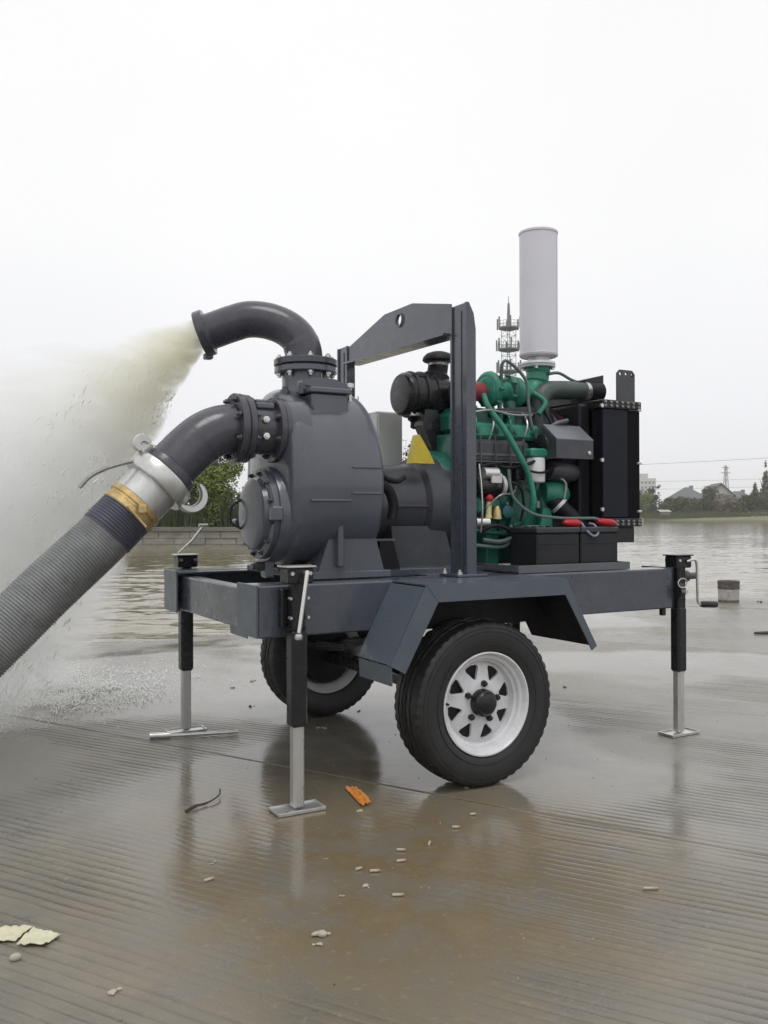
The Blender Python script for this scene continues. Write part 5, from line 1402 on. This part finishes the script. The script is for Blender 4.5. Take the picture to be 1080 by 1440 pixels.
# ================================================================== batteries on the tray
def battery(x0, x1, label):
    t_ = thing('battery', label, 'battery', 'batteries on the tray')
    b_ = MB().box((x0, .085, .8195), (x1, .285, .985), .006).build('case', m_batt, t_)
    MB().box((x0-.003, .081, .985), (x1+.003, .289, 1.012), .005).build('lid', mat('battery_lid', (.03, .032, .035), .4, var=.1), t_)
    for k in range(6):
        x = x0+(x1-x0)*(k+.5)/6
        MB().lathe((x, .185, 1.012), (0, 0, 1), [(0, .012), (.005, .012)], n=10).build('vent_cap', m_batt, t_)
    for k in range(2):
        z = .85+.085*k
        MB().box((x0+.012, .082, z), (x1-.012, .086, z+.004), .001).build('case_rib', m_batt, t_)
    return t_
ba = battery(1.362, 1.612, 'black truck battery nearer the gantry post, left one on the tray')
bb = battery(1.622, 1.852, 'black truck battery under the radiator, right one on the tray')
def boot(t_, p, q):
    MB().tube([V(*p), V(*p).lerp(V(*q), .25), V(*p).lerp(V(*q), .8), V(*q)], [.012, .022, .024, .014], n=14, ell=.8).build('terminal_boot', m_red, t_)
boot(ba, (1.545, .12, 1.032), (1.635, .11, 1.030))
boot(bb, (1.74, .11, 1.038), (1.845, .10, 1.028))
E_('battery_cable', MB().tube(spline([(1.338, .26, 1.28), (1.342, .25, 1.20), (1.36, .24, 1.14), (1.43, .20, 1.075), (1.53, .15, 1.055), (1.64, .12, 1.052), (1.72, .11, 1.052), (1.77, .11, 1.040)], 6), .007, n=8), m_cable)
MB().tube(spline([(1.64, .105, 1.032), (1.655, .085, .995), (1.69, .075, .970), (1.725, .085, .985), (1.722, .105, 1.02), (1.70, .12, 1.030)], 6), .0055, n=8).build('jumper_wire', mat('grey_violet_cable', (.22, .22, .34), .5), ba)
MB().cyl((1.852, .16, .90), (1.885, .16, .90), .016, n=12).build('hold_down', m_black, bb)

# ================================================================== things on the ground
def gthing(name, mb, m, label, cat, group=None, kind=None):
    o = mb.build(name, m); tag(o, label, cat, group, kind); return o
rod = thing('steel_rod', 'grey steel bar lying on the ramp across the foot of the far front jack', 'rod')
MB().tube([V(-.065, 1.215, .014), V(.33, 1.10, .014)], .0085, n=10).build('bar', m_galv, rod)
MB().tube([V(-.072, 1.217, .017), V(.02, 1.190, .017)], .016, n=12).build('sleeve', m_galv, rod)
# weathered pail at the water edge
pail = thing('pail', 'weathered whitish pail with a corroded rim standing at the water edge', 'pail')
pc = V(7.95, 4.45, -.03)
MB().lathe(pc, (0, 0, 1), [(0, .001), (0, .115), (.01, .120), (.18, .126)], n=28, caps=False).build('body', m_pail, pail)
MB().lathe(pc+V(0, 0, .18), (0, 0, 1), [(0, .126), (.02, .132), (.035, .127), (.085, .131), (.095, .134), (.10, .126), (.02, .12), (.0, .11)], n=28, caps=False).build('rim', m_rust, pail)
MB().lathe(pc, (0, 0, 1), [(-.0, .122), (.045, .1235), (.05, .121)], n=28, caps=False).build('base_band', m_rust, pail)
# paper
def crumple(poly, z0, h, seed, thick=.0015):
    r_ = random.Random(seed); vs = []; fs = []; n = 14
    xs = [p[0] for p in poly]; ys_ = [p[1] for p in poly]
    # bilinear patch of the quad with creases
    A, B_, C_, D_ = [Vector((*p, 0)) for p in poly]
    for side in (1, 0):
        for i in range(n+1):
            for j in range(n+1):
                u, v_ = i/n, j/n
                p = A.lerp(B_, u).lerp(D_.lerp(C_, u), v_)
                e = .004*mnoise.noise(Vector((u*9, v_*9, seed))) if (i in (0, n) or j in (0, n)) else 0
                z = z0+h*abs(mnoise.noise(Vector((u*3.2, v_*3.2, seed*1.7))))+h*.4*abs(mnoise.noise(Vector((u*9, v_*9, seed*2.7))))+side*thick
                vs.append((p.x+e, p.y+e, z))
    m_ = (n+1)**2
    for i in range(n):
        for j in range(n):
            a = i*(n+1)+j; fs.append((a, a+1, a+n+2, a+n+1)); fs.append((m_+a, m_+a+n+1, m_+a+n+2, m_+a+1))
    for k in range(n):
        for (a, b_) in ((k, k+1), ((n)*(n+1)+k, n*(n+1)+k+1), (k*(n+1), (k+1)*(n+1)), (k*(n+1)+n, (k+1)*(n+1)+n)):
            fs.append((a, b_, m_+b_, m_+a))
    return MB().add(vs, fs)
gthing('paper_scrap', crumple([(-.965, -.595), (-.895, -.64), (-.845, -.575), (-.918, -.540)], .003, .009, 3), m_paper, 'larger wet cream paper scrap at the left edge of the ramp', 'paper')
gthing('paper_scrap', crumple([(-.895, -.665), (-.835, -.700), (-.790, -.665), (-.845, -.590)], .005, .010, 5), m_paper, 'torn wet paper scrap lying against the larger one', 'paper')
gthing('pebble', MB().sphere((-.905, -.732, .008), .012, 8, 6, (1.2, .9, .8)), m_cotton, 'small whitish lump just below the paper scraps', 'pebble')
# orange strip
gthing('plastic_strip', crumple([(.340, -.165), (.385, -.150), (.425, .045), (.385, .060)], .004, .014, 8, .003), m_orange, 'bright orange plastic strip on the ramp beside the near jack foot', 'litter')
# twig
gthing('twig', MB().tube(spline([(-.235, .100, .006), (-.19, .13, .010), (-.15, .145, .008), (-.11, .165, .012), (-.075, .20, .016), (-.058, .245, .020)], 5), [.006]*6+[.0045]*6+[.003]*14, n=7), m_twig, 'dark curved twig on the wet ramp left of the near jack', 'twig')
# cigarette ends
def butt(x, y, a, label, L_=.032, r=.0042):
    t_ = thing('cigarette_end', label, 'cigarette end', 'cigarette ends on the ramp')
    d = V(math.cos(a), math.sin(a), 0); p = V(x, y, r+.001)
    MB().cyl(p, p+d*L_*.72, r, n=10).build('paper', m_cotton, t_); MB().cyl(p+d*L_*.722, p+d*L_, r*1.02, n=10).build('filter', m_butt, t_)
butt(.053, -.664, .1, 'cigarette end below the orange strip, left of a close pair', .022)
butt(.085, -.695, -.4, 'cigarette end below the orange strip, right of a close pair', .030)
butt(.059, -.874, -.45, 'cigarette end lowest in the middle, lying level')
butt(.70, -1.19, -.55, 'lone cigarette end on the grooves far to the lower right', .042)
butt(.193, -.669, -.3, 'cigarette end right of the close pair', .028)
butt(.24, -.589, -.6, 'cigarette end just above the one right of the pair', .028)
butt(.351, -.604, .9, 'cigarette end standing out alone under the tyre, bent upward', .028)
butt(-.368, -.518, .2, 'cigarette end left of the middle below the near jack', .030)
butt(.507, -.506, -.5, 'pale cigarette end in front of the near tyre, left of two', .026)
butt(.634, -.430, -.3, 'pale cigarette end in front of the near tyre, right of two', .022)
def lump(x, y, s, seed, label, m=m_cotton, name='crumb', cat='litter', group=None, n=5):
    r_ = random.Random(seed); mb = MB()
    for k in range(n):
        q = s*r_.uniform(.25, .7); k0 = len(mb.v); c_ = Vector((x+r_.uniform(-1, 1)*s, y+r_.uniform(-1, 1)*s, q*.45))
        mb.sphere(c_, q, 8, 5, (r_.uniform(.7, 1.5), r_.uniform(.5, 1.1), .5))
        for vi in range(k0, len(mb.v)):
            p = Vector(mb.v[vi]); h_ = mnoise.noise(p*60/(s*60+.4)+Vector((seed, k, 0)))
            mb.v[vi] = tuple(c_+(p-c_)*(1+.7*h_))
    return gthing(name, mb, m, label, cat, group)
lump(-.209, -1.000, .022, 1, 'crumpled white scrap low in the middle of the ramp')
lump(-.245, -1.020, .010, 2, 'tiny white crumb beside the crumpled white scrap', n=3)
lump(.026, -.789, .013, 3, 'small white crumb right under the close pair of cigarette ends', n=4)
lump(-.299, -.393, .010, 4, 'white crumb left of the near jack foot, nearest the twig', n=3)
lump(-.725, -.998, .012, 5, 'faint white crumb at the lower left', n=4)
lump(-.067, -.807, .009, 6, 'brownish crumb left of the close pair of cigarette ends', m_butt, n=3)
lump(-.282, -1.213, .008, 7, 'dark speck of dirt near the bottom edge', m_twig, n=3)
lump(.01, -.531, .010, 8, 'brownish crumb below the near jack foot', m_butt, n=3)
lump(.31, -.19, .012, 9, 'white crumbs at the lower end of the orange strip', n=5)
lump(.80, -.16, .010, 10, 'pale crumb in front of the near tyre contact', n=3)
lump(.901, 2.383, .022, 11, 'white blob on the wet ramp left of the far wheel', n=4)
lump(.708, 2.222, .016, 12, 'dark pebble left of the far wheel', m_twig, 'pebble', 'pebble', n=2)
lump(1.083, 1.262, .016, 13, 'pale crumb in the shadow behind the near wheel', n=3)
lump(.73, 1.0, .024, 14, 'white wet lump under the frame between the wheels', n=4)
lump(.62, 1.66, .014, 15, 'small dark pebble left of the far tyre', m_twig, 'pebble', 'pebble', n=2)
lump(2.495, 1.204, .018, 16, 'dark pebble on the open ramp right of the near wheel', m_twig, 'pebble', 'pebble', n=2)
lump(8.124, 4.15, .030, 17, 'dark pebble at the water edge right of the pail', m_twig, 'pebble', 'pebble', n=2)
gthing('stick', MB().tube([V(8.6, 4.15, .0), V(9.1, 4.0, .01), V(9.6, 3.95, 0)], [.02, .03, .02], n=7), m_twig, 'dark stick at the water edge near the right side', 'stick')
gthing('stick', MB().tube([V(5.60, 2.25, .01), V(5.75, 2.15, .014), V(5.95, 2.08, .01)], [.012, .018, .012], n=7), m_twig, 'short dark stick at the right edge nearer than the pail', 'stick')
# fine grit all over
r_ = np.random.default_rng(12); mb = MB()
for i in range(260):
    u = r_.uniform(0, 1)**.6; x, y = r_.uniform(-1.2, 3.0), r_.uniform(-1.5, 3.2)
    s_ = r_.uniform(.001, .0032)
    mb.add([(x-s_, y-s_, .0005), (x+s_, y-s_*.7, .0005), (x+s_*.6, y+s_, .0005), (x-s_*.8, y+s_*.7, .0005), (x, y, .0005+s_*1.2)], [(0, 1, 4), (1, 2, 4), (2, 3, 4), (3, 0, 4), (3, 2, 1, 0)])
gthing('grit', mb, m_butt, 'scattered fine grit and paint flecks on the wet ramp', 'grit', kind='stuff')

# ================================================================== water jet
jet = thing('water_jet', 'murky water bursting from the discharge pipe and breaking into white spray at the left', 'water spray')
JA = R(35); JH = V(-math.cos(JA), math.sin(JA), 0); JW = V(math.sin(JA), math.cos(JA), 0); J_0 = V(.045, .741, 1.868)
def jet_c(s): return J_0 + JH*s + V(0, 0, -.62*s-.16*s*s)
def jet_r(s): return .066+.34*s+.08*s*s
def jet_low(s): return 1+min(.9, 2.4*s)
def jet_k(s): return 1+min(2.2, 3.0*s)
ss = [-.01, .05, .12, .2, .3, .42, .55, .7, .9, 1.1, 1.35, 1.6]
hv = []; hf = []; nh = 28
for s_ in ss:
    for i in range(nh):
        a = 2*PI*i/nh; hv.append(jet_c(s_)+JW*math.cos(a)*jet_r(s_)*jet_k(max(0, s_))*1.12+V(0, 0, math.sin(a)*jet_r(s_)*1.15*(jet_low(max(0, s_)) if math.sin(a) < 0 else 1)))
for q in range(len(ss)-1):
    for i in range(nh): hf.append((q*nh+i, q*nh+(i+1) % nh, (q+1)*nh+(i+1) % nh, (q+1)*nh+i))
hf += [tuple(range(nh))[::-1], tuple(range((len(ss)-1)*nh, len(ss)*nh))]
hull = MB().add(hv, hf)
mv = bpy.data.materials.new('spray_mist'); mv.use_nodes = True
t = mv.node_tree; t.nodes.clear(); n = t.nodes.new; L = t.links.new
out = n('ShaderNodeOutputMaterial'); pv = n('ShaderNodeVolumePrincipled'); L(pv.outputs[0], out.inputs['Volume'])
g = n('ShaderNodeNewGeometry'); sx = n('ShaderNodeSeparateXYZ'); L(g.outputs['Position'], sx.inputs[0])
def math_(op, a, b_=None, c_=None, clamp=False):
    m_ = n('ShaderNodeMath'); m_.operation = op; m_.use_clamp = clamp
    for i, q in enumerate((a, b_, c_)):
        if q is None: continue
        if isinstance(q, (int, float)): m_.inputs[i].default_value = q
        else: L(q, m_.inputs[i])
    return m_.outputs[0]
px_ = math_('SUBTRACT', sx.outputs['X'], J_0.x); py_ = math_('SUBTRACT', sx.outputs['Y'], J_0.y)
s_n = math_('ADD', math_('MULTIPLY', px_, JH.x), math_('MULTIPLY', py_, JH.y))
w_n = math_('ADD', math_('MULTIPLY', px_, JW.x), math_('MULTIPLY', py_, JW.y))
s2 = math_('MULTIPLY', s_n, s_n)
zc = math_('ADD', math_('MULTIPLY_ADD', s_n, -.62, J_0.z), math_('MULTIPLY', s2, -.16))
rad_n = math_('MAXIMUM', math_('ADD', math_('MULTIPLY_ADD', s_n, .34, .066), math_('MULTIPLY', s2, .08)), .05)
kk = math_('ADD', 1.0, math_('MINIMUM', 2.2, math_('MAXIMUM', 0.0, math_('MULTIPLY', s_n, 3.0))))
dy = math_('DIVIDE', w_n, kk); dz = math_('SUBTRACT', sx.outputs['Z'], zc)
lo_ = math_('ADD', 1.0, math_('MINIMUM', .9, math_('MAXIMUM', 0.0, math_('MULTIPLY', s_n, 2.4))))
dz = math_('MAXIMUM', dz, math_('DIVIDE', math_('MULTIPLY', dz, -1.0), lo_))
dd = math_('SQRT', math_('ADD', math_('MULTIPLY', dy, dy), math_('MULTIPLY', dz, dz)))
q_ = math_('DIVIDE', math_('MULTIPLY', dd, .93), rad_n)
no = n('ShaderNodeTexNoise'); no.inputs['Scale'].default_value = 5.5; no.inputs['Detail'].default_value = 5; no.inputs['Roughness'].default_value = .65
mp = n('ShaderNodeMapping'); mp.inputs['Scale'].default_value = (.45, 1, 1.25); mp.inputs['Rotation'].default_value = (0, R(-38), 0)
L(g.outputs['Position'], mp.inputs['Vector']); L(mp.outputs['Vector'], no.inputs['Vector'])
prof_ = math_('SUBTRACT', 1.0, math_('ADD', q_, math_('MULTIPLY', math_('SUBTRACT', no.outputs['Fac'], .5), math_('MINIMUM', 1.3, math_('MULTIPLY_ADD', s_n, 2.5, .35)))), clamp=True)
prof_ = math_('MULTIPLY', prof_, math_('GREATER_THAN', q_, -1))
no2 = n('ShaderNodeTexNoise'); no2.inputs['Scale'].default_value = 15; no2.inputs['Detail'].default_value = 6; no2.inputs['Roughness'].default_value = .7
L(mp.outputs['Vector'], no2.inputs['Vector'])
cl = n('ShaderNodeMapRange'); cl.inputs['From Min'].default_value = .40; cl.inputs['From Max'].default_value = .62; cl.inputs['To Min'].default_value = .04; cl.inputs['To Max'].default_value = 2.2
L(no2.outputs['Fac'], cl.inputs['Value'])
inv = math_('DIVIDE', 1.0, math_('MULTIPLY', rad_n, math_('POWER', kk, .45)))
dens = math_('MULTIPLY', math_('MULTIPLY', prof_, cl.outputs['Result']), math_('POWER', inv, 1.25))
dens = math_('MULTIPLY', dens, 5.4)
L(dens, pv.inputs['Density'])
cr = n('ShaderNodeMix'); cr.data_type = 'RGBA'
cr.inputs['A'].default_value = (.945, .93, .80, 1); cr.inputs['B'].default_value = (.998, 1.0, .996, 1)
L(math_('MULTIPLY', s_n, 1.9, clamp=True), cr.inputs['Factor'])
L(cr.outputs['Result'], pv.inputs['Color'])
pv.inputs['Anisotropy'].default_value = .35
mist = hull.build('mist', mv, jet); 
mm = bpy.data.materials.new('droplet_water'); mm.use_nodes = True
b = mm.node_tree.nodes['Principled BSDF']; b.inputs['Base Color'].default_value = (.93, .94, .92, 1); b.inputs['Roughness'].default_value = .3; b.inputs['IOR'].default_value = 1.33
r_ = np.random.default_rng(9); n_d = 26000; vs = []; fs = []
for i in range(n_d):
    s = r_.random()**.7*1.2+.15
    c_ = jet_c(s); q = jet_r(s)*.95
    a = r_.uniform(PI*.85, PI*2.15) if r_.random() < .85 else r_.uniform(0, 6.28); rr_ = q*r_.random()**.45
    low = r_.random()
    p = c_+JW*math.cos(a)*rr_*min(1.8, jet_k(s))+V(0, 0, math.sin(a)*rr_*(jet_low(s) if math.sin(a) < 0 else 1) - (low**2)*.25*s)
    if p.z < .02: continue
    vel = (JH*(.8-.5*low)+V(0, 0, -.50-.8*s-low*1.0+r_.normal(0, .3))+JW*r_.normal(0, .2)).normalized()
    cl_ = mnoise.noise(Vector((p.x*5, p.y*5, p.z*5)))+.5*mnoise.noise(Vector((p.x*13, p.y*13, p.z*13)))
    if cl_ < r_.normal(.10, .10) or (math.sin(a) > -.1 and r_.random() < .6): continue
    big_ = r_.random() < .07
    L_ = r_.uniform(.003, .016)*(1.8 if big_ else 1); w_ = r_.uniform(.0008, .0024)*(1.9 if big_ else 1)
    x, y, d_ = frame(vel); o = len(vs)
    vs += [p-d_*L_, p+x*w_, p+y*w_, p-x*w_, p-y*w_, p+d_*L_]
    fs += [(o, o+1, o+2), (o, o+2, o+3), (o, o+3, o+4), (o, o+4, o+1), (o+5, o+2, o+1), (o+5, o+3, o+2), (o+5, o+4, o+3), (o+5, o+1, o+4)]
for i in range(900):
    s = r_.uniform(.35, 1.15); a = r_.uniform(PI*1.02, PI*1.75); q = jet_r(s)*r_.uniform(.75, 1.15)
    p = jet_c(s)+JW*math.cos(a)*q*min(2.0, jet_k(s))+V(0, 0, math.sin(a)*q*jet_low(s))
    if p.z < .1 or mnoise.noise(p*4.5) < .02: continue
    d0 = (JH*.55+V(0, 0, -1.0+r_.normal(0, .25))+JW*r_.normal(0, .2)).normalized(); w_ = r_.uniform(.0015, .0042); o = len(vs); m_ = 5
    x, y, d_ = frame(d0); L_ = r_.uniform(.02, .06)
    for k in range(m_):
        t_ = k/(m_-1)-.5; c_ = p+d_*L_*t_+x*r_.normal(0, .003)+y*r_.normal(0, .003); ww = w_*(1-(2*t_)**2+.12)*r_.uniform(.5, 1.3)
        vs += [c_+x*ww, c_+y*ww, c_-x*ww, c_-y*ww]
    for k in range(m_-1):
        for j in range(4): fs.append((o+k*4+j, o+k*4+(j+1) % 4, o+(k+1)*4+(j+1) % 4, o+(k+1)*4+j))
me = bpy.data.meshes.new('droplets'); me.from_pydata([tuple(v_) for v_ in vs], [], fs); me.materials.append(mm)
o = bpy.data.objects.new('droplets', me); C.objects.link(o); o.parent = jet; o['kind'] = 'stuff'
# splash where the water lands on the flooded edge of the ramp
vs = []; fs = []
for i in range(22000):
    a = r_.normal(-.45, .36); b__ = r_.normal(2.65, .30)
    if mnoise.noise(Vector((a*3.2, b__*3.2, 1)))+.5*mnoise.noise(Vector((a*9, b__*9, 4))) < r_.normal(-.05, .15): continue
    a, b__ = a, b__+.25*(a+.25)
    hgt = abs(r_.normal(0, .012))+(.12*r_.random()**6)
    s = r_.uniform(.0015, .0055); p = V(a, b__, ground_z(np.array([a]), np.array([b__]))[0]+hgt*.8); o = len(vs)
    x, y, d_ = frame(V(r_.normal(), r_.normal(), r_.normal()+.8)); k = 1.0+r_.random()
    vs += [p-d_*s*k, p+x*s, p+y*s, p-x*s, p-y*s, p+d_*s*k]
    fs += [(o, o+1, o+2), (o, o+2, o+3), (o, o+3, o+4), (o, o+4, o+1), (o+5, o+2, o+1), (o+5, o+3, o+2), (o+5, o+4, o+3), (o+5, o+1, o+4)]
me = bpy.data.meshes.new('splash_foam'); me.from_pydata([tuple(v_) for v_ in vs], [], fs); me.materials.append(mm)
o = bpy.data.objects.new('splash_foam', me); C.objects.link(o)
tag(o, 'white splashing foam where the spray lands on the ramp at the left', 'foam', kind='stuff')

# ================================================================== thin damp haze over the river
hz = bpy.data.materials.new('haze'); hz.use_nodes = True
t = hz.node_tree; t.nodes.clear(); o1 = t.nodes.new('ShaderNodeOutputMaterial'); v1 = t.nodes.new('ShaderNodeVolumePrincipled')
v1.inputs['Color'].default_value = (1.0, 1.0, 1.0, 1); v1.inputs['Density'].default_value = .0006; v1.inputs['Anisotropy'].default_value = .2
t.links.new(v1.outputs[0], o1.inputs['Volume'])
hb = MB().add([(-700, -300, -3.2), (900, -300, -3.2), (900, 900, -3.2), (-700, 900, -3.2), (-700, -300, 40), (900, -300, 40), (900, 900, 40), (-700, 900, 40)],
              [(0, 3, 2, 1), (4, 5, 6, 7), (0, 1, 5, 4), (1, 2, 6, 5), (2, 3, 7, 6), (3, 0, 4, 7)])
hob = hb.build('haze', hz, smooth=False); hob['kind'] = 'stuff'
hob['label'] = 'thin damp haze over the river and far bank'
